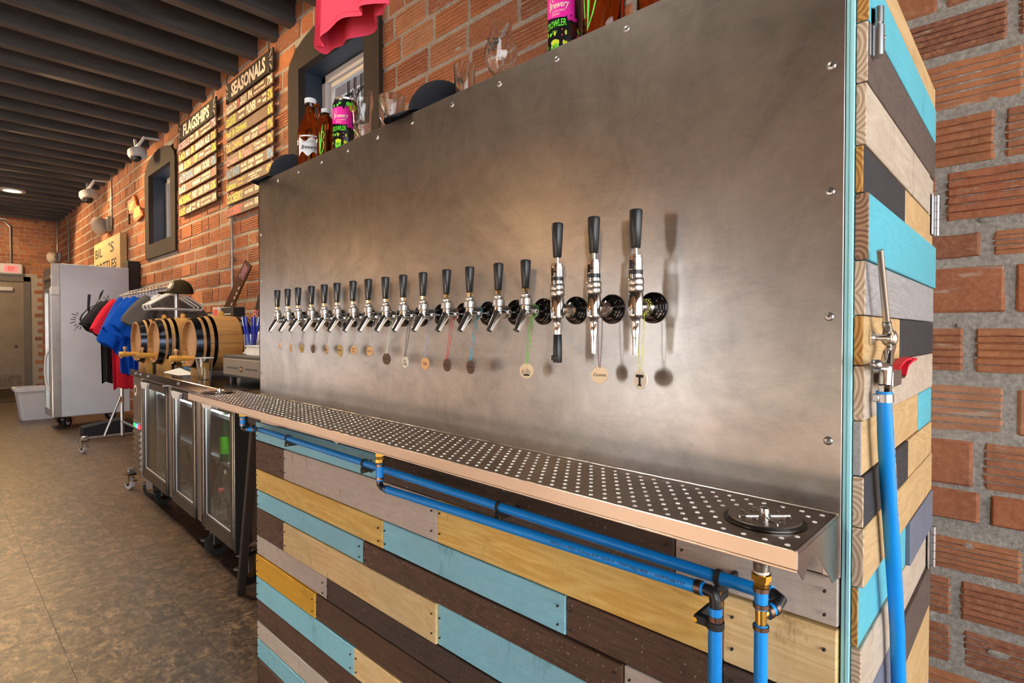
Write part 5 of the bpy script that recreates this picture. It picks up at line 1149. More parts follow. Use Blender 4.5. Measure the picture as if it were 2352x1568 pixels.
security(315, 352, 'white dome security camera on bracket above the small window', 1.0); security(204, 448, 'white security camera at ceiling edge further down the wall', 1.25)
# orange plaque
cpx = [(307, 447), (313, 470), (325, 484), (328, 493), (313, 508), (306, 503), (305, 490), (293, 492), (293, 462), (300, 458)]
yp = YW - .06; pts = [aty(a, b_, yp) for a, b_ in cpx]; o = empty('wall_plaque', pts[6], 'rust orange state-shaped metal plaque with painted words', 'wall sign')
k = MB(); k.prism([(p_.x, p_.z) for p_ in pts], lambda a, b_, d: (a, d, b_), yp, yp + .03); obj('plate', k, M['orange_plaque'], o)
k = MB(); F = plane_fn((0, yp - .001, 0), (1, 0, 0), (0, 0, 1)); q = aty(296, 486, yp); q2 = aty(308, 501, yp)
k.text('CRAFT', .05, F, q.x, q.z, 'LEFT', wid=.30, ht=.13, bold=.003); k.text('BEER', .05, F, q2.x, q2.z, 'LEFT', wid=.38, ht=.15, bold=.003); obj('lettering', k, M['p_yellow'], o, fix=False)
q = aty(295, 515, yp); obj('peg', MB().box((q.x - .02, yp, q.z), (q.x + .03, yp + .02, q.z + .25)), M['frame'], o)
# wooden sign
y_ = YW - .12; a, b_, c_, d_ = aty(216, 563, y_), aty(275, 533, y_), aty(275, 612, y_), aty(216, 622, y_)
o = empty('wooden_sign', c_, 'pale wooden sign with dark stencilled letters above the white cooler', 'wall sign')
k = MB(); k.box((a.x, y_, c_.z - .15), (b_.x, y_ + .10, b_.z), .004); obj('board', k, M['pale'], o)
F = plane_fn((a.x, y_ - .001, 0), (1, 0, 0), (0, 0, 1)); W = b_.x - a.x; zt = b_.z; hh = zt - c_.z; k = MB()
k.text('BIL', .1, F, .06 * W, zt - .50 * hh, 'LEFT', wid=.30 * W, ht=.30 * hh, bold=.002); k.text("'S", .1, F, .60 * W, zt - .48 * hh, 'LEFT', wid=.20 * W, ht=.34 * hh, bold=.002); k.text('BOTTLES', .1, F, .1 * W, zt - .98 * hh, 'LEFT', wid=.78 * W, ht=.30 * hh, bold=.002); obj('lettering', k, M['p_ink'], o, fix=False)
# exit sign on its conduit
xs_ = XW + .12; a, b_ = atx(5, 608, xs_), atx(46, 626, xs_); o = empty('exit_sign', (XW, (a.y + b_.y) / 2, b_.z), 'red and white exit sign above the far door', 'exit sign')
k = MB(); k.box((XW + .03, a.y - .06, b_.z - .05), (xs_, b_.y + .06, a.z + .05), .03); obj('housing', k, M['white'], o)
k = MB(); k.box((xs_ - .002, a.y + .03, b_.z), (xs_ + .003, b_.y - .03, a.z)); obj('face', k, M['exit_face'], o)
k = MB(); F = plane_fn((xs_ + .004, a.y + .1, b_.z + .03), (0, 1, 0), (0, 0, 1)); k.text('EXIT', .1, F, 0, 0, 'LEFT', wid=b_.y - a.y - .2, ht=a.z - b_.z - .06, bold=.004); obj('lettering', k, M['exit_red'], o, fix=False)
k = MB(); zc = a.z; ym = (a.y + b_.y) / 2 - .0; k.tube([(XW + .05, ym, zc), (XW + .05, ym, zc + .95), (XW + .05, ym - .12, zc + 1.1), (XW + .05, ym - 1.4, zc + 1.12)], .022, 8); obj('conduit_drop', k, M['zinc'], o)
# recessed ceiling lights
for px, py, lab in ((28, 439, 'round recessed ceiling light nearer the camera'), (4, 506, 'round recessed ceiling light further back')):
    p_ = atz(px, py, 4.13); o = empty('ceiling_light', p_, lab, 'ceiling light')
    obj('trim_ring', MB().lathe([(.20, .0), (.20, .025), (.14, .03), (.14, .0)], 24, p_, caps=False, closed=True), M['white'], o); obj('diffuser', MB().lathe([(0, .004), (.14, .004), (.14, .02), (0, .02)], 24, p_), M['lamp'], o)
# ================================================================== BACK BAR COOLER
FR = -math.radians(2.1)
fr = empty('back_bar_cooler', (-3.065, 1.08, FLOOR), 'three-door stainless back bar cooler on casters beside the tap wall', 'cooler', rot=(0, 0, FR))
FM = Matrix.Translation((-3.065, 1.08, FLOOR)) @ Matrix.Rotation(FR, 4, 'Z')
FL, FD, FH = 2.52, .92, 1.074
def L_(a, b_, c): return FM @ Vector((a, b_, c))
b = MB(); b.box((-FL + .02, .06, .20), (-.012, .10, .235)); b.box((-FL + .02, .10, .20), (-.012, FD, .225)); b.box((-FL + .02, FD - .03, .2), (-.012, FD, 1.02)); b.box((-FL + .02, .06, .2), (-FL + .30, FD, 1.02)); b.box((-.05, .10, .2), (-.012, FD, 1.02)); b.box((-FL + .02, .10, 1.0), (-.012, FD, 1.02)); b.box((-.17, .03, .99), (-FL + .34, .10, 1.02))
obj('cabinet', b, M['brushed'], fr, local=True)
obj('counter_top', MB().box((-FL, .0, 1.022), (0, FD + .02, FH), .004), M['counter'] if 'counter' in M else M['tray'], fr, local=True)
b = MB(); b.box((-.012, .105, .20), (.0, FD, 1.02), .002); obj('side_panel', b, M['brushed'], fr, local=True)
b = MB(); b.box((-FL + .34, FD - .045, .226), (-.052, FD - .032, .99)); b.box((-FL + .32, .12, .226), (-FL + .335, FD - .05, .99)); b.box((-.060, .12, .226), (-.052, FD - .05, .99)); b.box((-FL + .34, .12, .226), (-.06, FD - .05, .232)); obj('liner', b, M['liner'] if 'liner' in M else M['white'], fr, local=True)
gp = obj('grille_panel', MB().box((-FL + .015, .018, .205), (-FL + .335, .06, 1.015), .003), M['brushed'], fr, local=True)
for k in range(7):
    v = MB(); z = .255 + k * .048; v.prism([(0, 0), (0, .034), (-.018, .010)], lambda a, b_, d: (d, .018 + a, z + b_), -FL + .06, -FL + .30); obj('louver', v, M['steel'], gp, local=True)
k = MB(); k.box((-FL + .04, .006, .64), (-FL + .30, .018, .652), .002); obj('control_ledge', k, M['steel'], gp, local=True)
for j, (mt, nm) in enumerate((('led_green', 'switch'), ('led_blue', 'switch'), ('led_red', 'switch'))): obj(nm, MB().box((-FL + .06 + j * .085, .008, .590), (-FL + .115 + j * .085, .020, .625), .003), M[mt], gp, local=True)
obj('badge', MB().lathe([(.045, 0), (.045, .004), (0, .005)], 18, (-FL + .12, .018, .90), (0, -1, 0)), M['p_white'], gp, local=True)
k = MB(); k.lathe([(.022, 0), (.022, .002), (0, .002)], 14, (-FL + .13, .0135, .905), (0, -1, 0)); obj('badge_mark', k, M['logo'], gp, local=True)
for x0, x1 in ((-1.385, -1.25), (-.71, -.575)): obj('mullion', MB().box((x0, .028, .225), (x1, .062, 1.0), .003), M['steel'], fr, local=True)
for j, (x0, x1) in enumerate(((-2.17, -1.385), (-1.25, -.71), (-.575, -.012))):
    z0, z1 = .225, 1.0; d = MB(); w_ = .045
    d.box((x0, .016, z0), (x1, .060, z0 + .075), .003); d.box((x0, .016, z1 - .055), (x1, .060, z1), .003); d.box((x0, .016, z0), (x0 + w_, .060, z1), .003); d.box((x1 - w_, .016, z0), (x1, .060, z1), .003)
    dd = obj('door', d, M['bronze'] if 'bronze' in M else M['frame'], fr, local=True)
    obj('glass_pane', MB().box((x0 + w_, .034, z0 + .075), (x1 - w_, .038, z1 - .055)), M['door_glass'], dd, local=True)
    k = MB(); k.box((x0 + w_, .030, z0 + .075), (x0 + w_ + .006, .034, z1 - .055)); k.box((x0 + w_, .030, z0 + .075), (x1 - w_, .034, z0 + .080)); obj('glass_edge', k, M['b_silver'], dd, local=True)
    k = MB(); k.prism([(0, 0), (.24, 0), (.20, -.040), (.06, -.045)], lambda a, b_, e: (x0 + .06 + a, e, z1 - .012 + b_), -.004, .014); obj('pull_handle', k, M['white'], dd, local=True)
    obj('hinge', MB().box((x1 - .05, .0, z1 + .001), (x1 - .005, .05, z1 + .012), .002), M['zinc'], dd, local=True)
k = MB(); k.box((-.012, .02, .215), (.004, .104, 1.01), .002); obj('gasket_edge', k, M['black'], fr, local=True)
for zz in (.60, .43 + .25 + .2): 
    for x0, x1 in ((-2.16, -1.30), (-1.29, -.64), (-.63, -.07)):
        sh_ = MB(); sh_.box((x0, .13, zz - .006), (x1, FD - .06, zz)); sh_.box((x0, .125, zz - .02), (x1, .132, zz + .004)); obj('shelf', sh_, M['white'], fr, local=True)
def caster_mb(R_=.055):
    a = MB(); a.lathe([(R_ * .55, -.016), (R_, -.014), (R_, .014), (R_ * .55, .016)], 20, (0, .02, R_), (1, 0, 0)); h = MB(); h.lathe([(0, -.019), (R_ * .5, -.018), (R_ * .5, .018), (0, .019)], 14, (0, .02, R_), (1, 0, 0))
    f = MB(); f.box((-.026, -.01, R_), (-.020, .05, R_ * 2 + .02), .002); f.box((.020, -.01, R_), (.026, .05, R_ * 2 + .02), .002); f.box((-.04, -.03, R_ * 2 + .02), (.04, .06, R_ * 2 + .03), .002); f.box((-.02, -.07, R_ * 1.5), (.02, -.01, R_ * 1.5 + .01), .002); return a, h, f
A_, H_, F_ = caster_mb(.070)
for x, y, a in ((-.07, .10, .5), (-.64, .10, .2), (-2.36, .10, -.9), (-2.05, .12, .3), (-.07, FD - .12, .2), (-2.4, FD - .12, .4)):
    X = Matrix.Translation((x, y, 0)) @ Matrix.Rotation(a, 4, 'Z'); ms = []
    for src in (A_, H_, F_):
        m_ = MB(); m_.v = [X @ v for v in src.v]; m_.f, m_.m, m_.sm = src.f, src.m, src.sm; ms.append(m_)
    c_ = obj('caster', ms[2], M['zinc'], fr, local=True); obj('wheel', ms[0], M['rubber'], c_, local=True); obj('wheel_hub', ms[1], M['brass_dull'], c_, local=True)
for x in (-2.30, -2.12, -1.86, -1.0, -.42): obj('counter_bolt', MB().lathe([(.012, 0), (.012, .003), (.006, .007), (0, .007)], 10, (x, 0, 1.050), (0, -1, 0)), M['zinc'], fr, local=True)
for x in (-1.75, -1.0, -.33):
    l = bpy.data.lights.new('cooler_lamp', 'AREA'); l.size = .4; l.energy = 32.0; l.color = (.92, .97, 1); lo_ = bpy.data.objects.new('cooler_lamp', l); COL.objects.link(lo_); lo_.matrix_world = FM @ Matrix.Translation((x, .30, .985))
# drinks inside
def bot(nm, px, py, y, r, h, mat, capm, label, cat='bottle', z=None, band=None, text=None):
    p = aty(px, py, y); c = Vector((p.x, y, z)); o = empty(nm, c, label, cat)
    obj('bottle_body', MB().lathe([(0, 0), (r * .9, 0), (r, .01), (r, h * .52), (r * .82, h * .62), (r * .42, h * .78), (r * .36, h * .93), (0, h * .93)], 18, c), mat, o)
    obj('cap', MB().lathe([(r * .42, h * .92), (r * .44, h), (0, h)], 14, c), capm, o)
    if band: obj('label', MB().lathe([(r * 1.01, h * .14), (r * 1.01, h * .46)], 18, c, caps=False), band, o, fix=False)
    if text: k = MB(); [k.text(t_, .02, cyl_fn(c, r, math.atan2(-c.y, -c.x)), 0, h * zz, 'CENTER', wid=r * 1.5, ht=h * .11, th=.003, bold=.001) for t_, zz in text]; obj('lettering', k, M['p_white'], o, fix=False)
S1, S2, S0 = FLOOR + .88, FLOOR + .60, FLOOR + .232
bot('bottle', 519, 1000, 1.24, .034, .33, M['green_glass'], M['p_green'], 'tall green bottle on the middle cooler shelf', z=S2, band=M['lime'])
bot('juice_jug', 497, 930, 1.34, .045, .13, M['p_orange'], M['p_yellow'], 'yellow orange juice jug on the top cooler shelf', 'jug', z=S1)
bot('bottle', 505, 1150, 1.28, .038, .345, M['glass'], M['acid'], 'clear bottle with yellow cap on the cooler floor', z=S0)
bot('bottle', 520, 1150, 1.22, .036, .33, M['glass'], M['steel'], 'clear bottle with silver cap in front of yellow-capped one', z=S0)
bot('bottle', 488, 1130, 1.36, .034, .35, M['amber'], M['p_blue'], 'amber bottle with blue cap at back of cooler floor', z=S0)
bot('bottle', 424, 1120, 1.30, .055, .34, M['glass'], M['p_white'], 'clear bottle with purple label behind the middle door', z=S0, band=M['purple'])
bot('bottle', 509, 1200, 1.19, .040, .22, M['glass'], M['p_red'], 'short clear bottle printed with white lettering near cooler door', z=S0, text=[('LIGHT', .36), ('DR PP', .16)])
p = aty(516, 940, 1.25); c = Vector((p.x, 1.25, S1)); o = empty('goblet', c, 'clear stemmed goblet on the top cooler shelf', 'glass')
obj('glass_body', MB().lathe([(0, 0), (.030, .001), (.006, .006), (.005, .035), (.034, .060), (.036, .085), (.030, .115), (.028, .115), (.034, .085), (.031, .062), (0, .040)], 20, c, caps=False), M['glass'], o)
p = aty(424, 905, 1.35); c = Vector((p.x, 1.38, S1)); o = empty('jar_bag', c, 'white wrapped package on the top shelf behind middle door', 'package'); obj('wrapped_pack', MB().box(tuple(c + Vector((-.10, -.06, 0))), tuple(c + Vector((.10, .08, .10))), .03), M['white_paper'], o)
obj('pack_band', MB().box(tuple(c + Vector((-.102, -.062, .04))), tuple(c + Vector((.102, .082, .055))), .02), M['b_lilac'], o)
# ------------------------------------------------------------------ on the counter
CZ = FLOOR + FH
def barrel(x, y0, label, sp=True):
    z = CZ + .236; r0, r1, Lb = .162, .194, .425; o = empty('barrel', (x, y0 + Lb / 2, CZ + .04), label, 'barrel', 'small oak barrels on the cooler counter')
    P = lambda t: r0 + (r1 - r0) * (1 - (2 * t - 1) ** 2)
    ns = 20
    for q in range(ns):                                  # staves
        st_ = MB(); rg = []; a0, a1 = 2 * PI * q / ns + .006, 2 * PI * (q + 1) / ns - .006
        for i in range(9):
            t = i / 8; R_ = P(t); R2 = R_ - .014
            rg.append([Vector((x + math.cos(a) * rr_, y0 + Lb * t, z + math.sin(a) * rr_)) for a, rr_ in ((a0, R_), ((a0 + a1) / 2, R_ + .0012), (a1, R_), (a1, R2), (a0, R2))])
        st_.rings(rg, False); obj('stave', st_, M['barrel'], o)
    for yy in (y0 + .030, y0 + Lb - .042): obj('head', MB().lathe([(0, 0), (r0 - .008, 0), (r0 - .008, .012), (0, .012)], 28, (x, yy, z), (0, 1, 0)), M['barrel_head'], o)
    for t, w_ in ((.055, .040), (.17, .022), (.28, .022), (.72, .022), (.83, .022), (.945, .040)):
        k = MB(); pr = [(P(t + d / Lb / 2 * w_ / abs(w_)) + e, (t * Lb) + d * .5) for d, e in ((-w_, .0015), (w_, .0015), (w_, .0045), (-w_, .0045))]
        k.lathe(pr, 32, (x, y0, z), (0, 1, 0), caps=False, closed=True); obj('hoop', k, M['hoop'], o)
    obj('bung', MB().lathe([(.018, 0), (.020, .018), (.012, .032), (0, .034)], 12, (x, y0 + Lb * .5, z + r1)), M['cradle'], o)
    if sp:
        k = MB(); zz = z - .105; k.lathe([(.014, -.035), (.016, .0), (.020, .05), (.024, .07), (.020, .115), (0, .118)], 14, (x, y0, zz), (0, -1, 0)); sg = obj('spigot', k, M['cradle'], o)
        k = MB(); k.cyl((x, y0 - .075, zz + .015), (x, y0 - .075, zz + .040), .008, 10); k.ball((x, y0 - .075, zz + .050), .015, 10, 6); k.cyl((x, y0 - .098, zz - .015), (x, y0 - .098, zz - .034), .009, 10); obj('spigot_key', k, M['barrel_head'], sg)
    for nm_, yy in (('near', y0 + .05), ('far', y0 + Lb - .10)):
        cr_ = empty('barrel_cradle', (x, yy, CZ), label.replace(label.split(' barrel')[0], {'n': 'front', 'f': 'rear'}[nm_[0]] + ' pine cradle of the ' + label.split(' barrel')[0].replace('oak', 'oak')).replace('oak barrel', 'oak barrel'), 'cradle')
        for hx0, hx1, s_ in ((x - .128, x - .001, -1), (x + .001, x + .128, 1)):
            k = MB(); top = []
            for i in range(8):
                xx = hx0 + (hx1 - hx0) * i / 7; Rr = P((yy - y0 + .02) / Lb) + .006; top.append((xx, z - math.sqrt(max(Rr * Rr - (xx - x) ** 2, .0004))))
            k.prism([(hx0, CZ), (hx1, CZ)] + top[::-1], lambda a, b_, d: (a, d, b_), yy, yy + .042); bl = obj('block', k, M['cradle'], cr_)
            k = MB(); k.add([(x + s_ * .05, yy - .0006, CZ + .002), (x + s_ * .05 + .014, yy - .0006, CZ + .002), (x + s_ * .05 + .007, yy - .0006, CZ + .028)], [(0, 1, 2)]); k.add([(x + s_ * .05 + .007 + .006 * math.cos(q * PI / 4), yy - .0006, CZ + .075 + .010 * math.sin(q * PI / 4)) for q in range(8)], [tuple(range(8))]); obj('screw_hole', k, M['black'], bl, fix=False)
    return o
barrel(-4.26, 1.235, 'nearest oak barrel, on the counter by the plastic cup')
barrel(-5.05, 1.215, 'middle oak barrel, behind the nearest one')
barrel(-5.48, 1.19, 'farthest oak barrel at the far end of the counter')
p = atz(470, 872, CZ); o = empty('plastic_cup', p, 'clear plastic cup in front of the nearest barrel', 'cup')
k = MB(); H = .150; pr = [(.036, 0), (.040, .045), (.043, .05), (.052, .138), (.055, .140), (.055, .146)]; k.lathe([(0, 0)] + pr + [(.053, .146), (.050, .136), (.041, .05), (.034, .004), (0, .004)], 24, p, caps=False); obj('cup_wall', k, M['cup'], o)
obj('cup_rim', MB().lathe([(.0545, .140), (.0575, .143), (.0545, .147), (.0525, .143)], 24, p, caps=False, closed=True), M['white'], o)
# cash drawer with its clutter
o = empty('cash_drawer', (-3.42, 1.31, CZ), 'gray metal cash drawer with slots and a round lock', 'cash drawer'); x0, x1, y0, z0, z1 = -3.80, -3.14, 1.30, CZ + .030, CZ + .168
obj('casing', MB().box((x0, y0 + .004, z0), (x1, y0 + .42, z1), .004), M['register_dark'], o); obj('drawer_front', MB().box((x0 + .03, y0 - .008, z0 + .014), (x1 - .03, y0 + .004, z1 - .022), .003), M['register'], o)
k = MB(); xm = (x0 + x1) / 2; k.box((x0 + .10, y0 - .010, z0 + .055), (xm - .06, y0 - .007, z0 + .066)); obj('slot', k, M['black'], o); k = MB(); k.box((xm + .06, y0 - .010, z0 + .055), (x1 - .10, y0 - .007, z0 + .066)); obj('slot', k, M['black'], o)
obj('lock', MB().lathe([(.016, 0), (.016, .006), (.010, .010), (0, .010)], 14, (xm, y0 - .008, z0 + .058), (0, -1, 0)), M['brass_dull'], o)
for x in (x0 + .05, x1 - .05):
    for y in (y0 + .05, y0 + .36): obj('foot', MB().lathe([(.014, 0), (.020, .031), (0, .031)], 10, (x, y, CZ)), M['rubber'], o)
TZ2 = z1; p = Vector((-3.60, 1.40, TZ2)); o = empty('pen_cup', p, 'clear cup on the cash drawer holding blue pens', 'cup'); obj('cup_wall', MB().lathe([(0, 0), (.040, 0), (.046, .13), (.043, .13), (.037, .004), (0, .004)], 20, p, caps=False), M['cup'], o)
pos = ['at left of bundle', 'at back left', 'in the middle', 'at front', 'at back right', 'at right of bundle', 'leaning far right']
for q in range(7):
    a = 2 * PI * q / 7; b0 = p + Vector((.014 * math.cos(a), .014 * math.sin(a), .008)); b1 = p + Vector((.050 * math.cos(a), .050 * math.sin(a), .215 + .02 * (q % 3))); b1 = b0 + (b1 - b0).normalized() * .235
    pn = empty('pen', b0, 'blue ballpoint pen standing in clear cup on the cash drawer', 'pen', 'blue pens in the clear cup'); obj('barrel', MB().tube([b0, b1], .0065, 8), M['pen_blue'], pn); obj('clip', MB().tube([b1 + Vector((.007, -.007, 0)), b1.lerp(b0, .25) + Vector((.007, -.007, 0))], .0016, 5), M['steel'], pn)
def boxthing(nm, a, b_, mat, label, cat, bev=.003, extra=None):
    o = empty(nm, ((a[0] + b_[0]) / 2, (a[1] + b_[1]) / 2, a[2]), label, cat); obj('body', MB().box(a, b_, bev), mat, o)
    if extra: extra(o)
    return o
boxthing('paper_box', (-3.50, 1.33, TZ2), (-3.30, 1.43, TZ2 + .055), M['white_paper'], 'small white box lying on the cash drawer', 'box', .004, lambda o: obj('lid_flap', MB().box((-3.505, 1.325, TZ2 + .055), (-3.295, 1.435, TZ2 + .062), .002), M['white'], o))
k = MB(); k.prism([(1.42, TZ2), (1.60, TZ2), (1.58, TZ2 + .22)], lambda a, b_, d: (d, a, b_), -3.80, -3.70); o = empty('table_tent', (-3.75, 1.5, TZ2), 'white folded paper tent behind the pen cup', 'sign'); obj('paper_fold', k, M['white_paper'], o); obj('base_strip', MB().box((-3.81, 1.42, TZ2), (-3.69, 1.60, TZ2 + .003)), M['b_lilac'], o)
k = MB(); k.box((-3.42, 1.52, TZ2), (-3.18, 1.535, TZ2 + .20), .002); o = empty('sign_holder', (-3.3, 1.53, TZ2), 'white upright card with blue triangle behind the pens', 'sign'); obj('card', k, M['white_paper'], o); k = MB(); k.add([(-3.40, 1.519, TZ2 + .05), (-3.24, 1.519, TZ2 + .05), (-3.32, 1.519, TZ2 + .16)], [(0, 1, 2)]); obj('printed_triangle', k, M['purple'], o, fix=False)
# papers under the barrels
zz = CZ + .0005
for q, (mt, hh, lab) in enumerate((('white_paper', .022, 'stack of white sheets at bottom of paper pile beneath barrels'), ('p_blue', .020, 'blue folder above white sheets in pile beneath barrels'), ('gold', .022, 'yellow pad in the middle of pile beneath barrels'), ('white_paper', .016, 'white notepad on top of pile beneath barrels'))):
    o = empty('notepad', (-4.66, 1.55, zz), lab, 'notepad'); obj('pages', MB().box((-4.80 + .01 * q, 1.36 - .01 * q, zz), (-4.52, 1.74, zz + hh), .002), M[mt], o); obj('backing_board', MB().box((-4.805 + .01 * q, 1.355 - .01 * q, zz + hh), (-4.515, 1.745, zz + hh + .004)), M['navy'], o); zz += hh + .0045
o = empty('paper_sheet', (-4.55, 1.27, CZ), 'loose white folded paper on counter left of the nearest cradle', 'paper'); k = MB(); k.add([(-4.86, 1.235, CZ + .002), (-4.44, 1.22, CZ + .002), (-4.44, 1.335, CZ + .002), (-4.84, 1.34, CZ + .035), (-4.86, 1.235, CZ + .0035), (-4.44, 1.22, CZ + .0035), (-4.44, 1.335, CZ + .0035), (-4.84, 1.34, CZ + .0365)], [(0, 1, 2, 3), (4, 7, 6, 5), (0, 4, 5, 1), (1, 5, 6, 2), (2, 6, 7, 3), (3, 7, 4, 0)]); obj('sheet', k, M['white_paper'], o); obj('fold', MB().box((-4.80, 1.262, CZ), (-4.50, 1.30, CZ + .0018)), M['tag_pale'], o)
o = empty('notepad', (-3.95, 1.56, CZ), 'white pad with red corner behind the plastic cup', 'notepad'); obj('pages', MB().box((-4.02, 1.42, CZ), (-3.84, 1.72, CZ + .055), .003), M['white_paper'], o); obj('cover', MB().box((-4.025, 1.415, CZ + .055), (-3.835, 1.725, CZ + .061), .002), M['tag_tan'], o); obj('corner_tab', MB().box((-3.87, 1.41, CZ + .04), (-3.834, 1.43, CZ + .065)), M['p_red'], o)
# display boxes at the back of the counter
y_ = 1.86; a, b_ = aty(508, 707, y_), aty(536, 707, y_); o = boxthing('display_box', (a.x, y_, CZ), (b_.x, y_ + .10, a.z), M['black_matte'], 'tall black display box with small white print behind the barrels', 'box', .003)
k = MB(); F = plane_fn((a.x, y_ - .001, 0), (1, 0, 0), (0, 0, 1)); [k.ribbon([(.05, a.z - q), (b_.x - a.x - .06, a.z - q)], .010, F) for q in (.06, .10, .13)]; obj('print', k, M['p_white'], o, fix=False)
a, b_ = aty(489, 706, y_), aty(505, 706, y_); o = boxthing('display_box', (a.x, y_, CZ), (b_.x, y_ + .10, a.z), M['b_silver'], 'silver display box with red square left of black box', 'box', .003); k = MB(); F = plane_fn((a.x, y_ - .001, 0), (1, 0, 0), (0, 0, 1)); k.add([F(.02, a.z - .10, 0), F(.13, a.z - .10, 0), F(.13, a.z - .02, 0), F(.02, a.z - .02, 0)], [(0, 1, 2, 3)]); obj('red_square', k, M['p_red'], o, fix=False)
# leaning menu strip and hand-lettered black board
a, b_ = aty(516, 726, 2.16), aty(571, 604, 2.27); o = empty('menu_strip', a, 'long narrow brown board leaning diagonally on the brick wall', 'board'); t = (b_ - a).normalized(); k = MB(); s_ = Vector((.35, .0, 0)); nn = Vector((.35, -.93, 0)); sd = t.cross(nn).normalized(); k.obox((a + b_) / 2, t, sd, t.cross(sd), (b_ - a).length / 2, .055, .010, .002); obj('strip', k, M['slat'], o)
n2 = t.cross(sd).normalized(); n2 = n2 if n2.y < 0 else -n2; yd = n2.cross(t); F = plane_fn(a + n2 * .011, t, yd); k = MB(); Lh = (b_ - a).length; k.text('STRAWBERRY', .06, F, .72 * Lh, -.035, 'LEFT', wid=.24 * Lh, ht=.07, bold=.001); obj('lettering', k, M['p_lilac'], o, fix=False); k = MB(); [k.ribbon([(q * Lh, -.03), ((q + .05) * Lh, -.03)], .016, F) for q in (.08, .16, .24, .36, .44, .54)]; obj('small_print', k, M['p_white'], o, fix=False)
base = Vector((-5.30, 2.16, CZ - .02)); xd = Vector((.88, .47, 0)).normalized(); lean = Vector((-.02, .10, 1)).normalized(); pbl = aty(566, 770, 1.95)
o = empty('letter_board', pbl, 'black hand-lettered flavor board half hidden by the tap wall', 'board'); Fb = plane_fn(pbl, xd, lean); k = MB()
n3 = xd.cross(lean).normalized(); hgt = (aty(596, 585, 1.97) - pbl).length; q = [Fb(0, -.12, 0), Fb(.56, -.12, 0), Fb(.56, hgt, 0), Fb(.16, hgt, 0)]; k.add([p_ for p_ in q] + [p_ - n3 * .02 for p_ in q], [(0, 1, 2, 3), (7, 6, 5, 4), (0, 4, 5, 1), (1, 5, 6, 2), (2, 6, 7, 3), (3, 7, 4, 0)]); obj('panel', k, M['board_black'] if 'board_black' in M else M['frame'], o)
for tx, col, fr_, xx, ht_, wd_ in (('VODKA', 'p_pink', .73, .155, .07, .42), ('MOCHA', 'p_yellow', .46, .11, .085, .44), ('BUTTERSCOTCH', 'p_pink', .20, .05, .085, .56), ("'N MINT", 'p_yellow', -.06, .10, .085, .40), ('CANDY', 'p_red', .90, .19, .07, .38)):
    k = MB(); k.text(tx, .08, Fb, xx, fr_ * hgt, 'LEFT', wid=wd_, ht=ht_, bold=.002, th=.002, shear=.1); obj('lettering', k, M[col], o, fix=False)

# ================================================================== CLOTHES RACK
RXN, RXF, RY, RZ = -5.80, -7.95, 1.585, 1.775
rk = empty('clothes_rack', ((RXN + RXF) / 2, RY, FLOOR), 'gray pipe clothes rack on casters behind the cooler', 'clothes rack')
k = MB(); k.tube([(RXF - .05, RY, RZ), (RXN + .15, RY, RZ)], .017, 10); obj('rail', k, M['zinc'], rk)
for nm, x in (('far', RXF), ('near', RXN)):
    k = MB(); k.tube([(x, RY, FLOOR + .16), (x, RY, RZ)], .019, 12); obj('upright', k, M['zinc'], rk)
    k = MB(); k.tube([(x, RY - .34, FLOOR + .16), (x, RY + .34, FLOOR + .16)], .019, 12); k.box((x - .03, RY - .40, FLOOR + .135), (x + .03, RY - .33, FLOOR + .19), .01); k.ball((x, RY, FLOOR + .16), .028, 10, 6); obj('base_bar', k, M['zinc'], rk)
    k = MB(); k.tube([(x + .02, RY - .18, FLOOR + .17), (x + .02, RY - .02, FLOOR + .62)], .014, 10); obj('brace', k, M['zinc'], rk)
    k = MB(); k.tube([(x, RY, FLOOR + .55), (x, RY, FLOOR + .61)], .0225, 12); obj('tape_wrap', k, M['tag_tan'], rk)
    for yy in (RY - .37, RY + .36):
        A_, H_, F_ = caster_mb(.052); ms = []
        X = Matrix.Translation((x, yy, FLOOR)) @ Matrix.Rotation(PI / 2 + .3, 4, 'Z')
        for src in (A_, H_, F_):
            m_ = MB(); m_.v = [X @ v for v in src.v]; m_.f, m_.m, m_.sm = src.f, src.m, src.sm; ms.append(m_)
        c_ = obj('caster', ms[2], M['brass_dull'], rk); obj('wheel', ms[0], M['b_silver'], c_); obj('wheel_hub', ms[1], M['rubber'], c_)
k = MB(); k.tube([(RXF, RY + .0, FLOOR + .32), (RXN, RY + .0, FLOOR + .32)], .014, 10); obj('lower_rail', k, M['zinc'], rk)
hm = MB(); hz = -.075
hm.tube([(0, -.22, hz - .13), (0, -.10, hz - .05), (0, 0, hz), (0, .10, hz - .05), (0, .22, hz - .13), (0, .205, hz - .165), (0, .16, hz - .16), (0, -.16, hz - .16), (0, -.205, hz - .165), (0, -.22, hz - .13)], .009, 8)
hk = MB(); hk.tube([(0, 0, hz), (0, 0, -.02), (0, -.022, .004), (0, 0, .026), (0, .022, .010)], .004, 6); hk.box((-.007, -.02, hz - .0), (.007, .02, -.03), .004)
h0 = None; xs_h = [RXN + .02 - .122 * q for q in range(17)]
hl = {0: 'white plastic hanger closest to the camera, under the cap', 1: 'white plastic hanger second from the near end of rack'}
for q, x in enumerate(xs_h):
    lab = hl.get(q, 'white plastic hanger in the crowded row along the rack rail'); g_ = 'white hangers along the rack rail'
    if h0 is None:
        h0 = empty('hanger', (x, RY, RZ + .02), lab, 'hanger', g_); obj('hanger_body', hm, M['white'], h0, local=True); obj('hanger_hook', hk, M['b_silver'], h0, local=True)
    else: dup(h0, (x, RY, RZ + .02), (0, 0, random.uniform(-.08, .08)), lab)
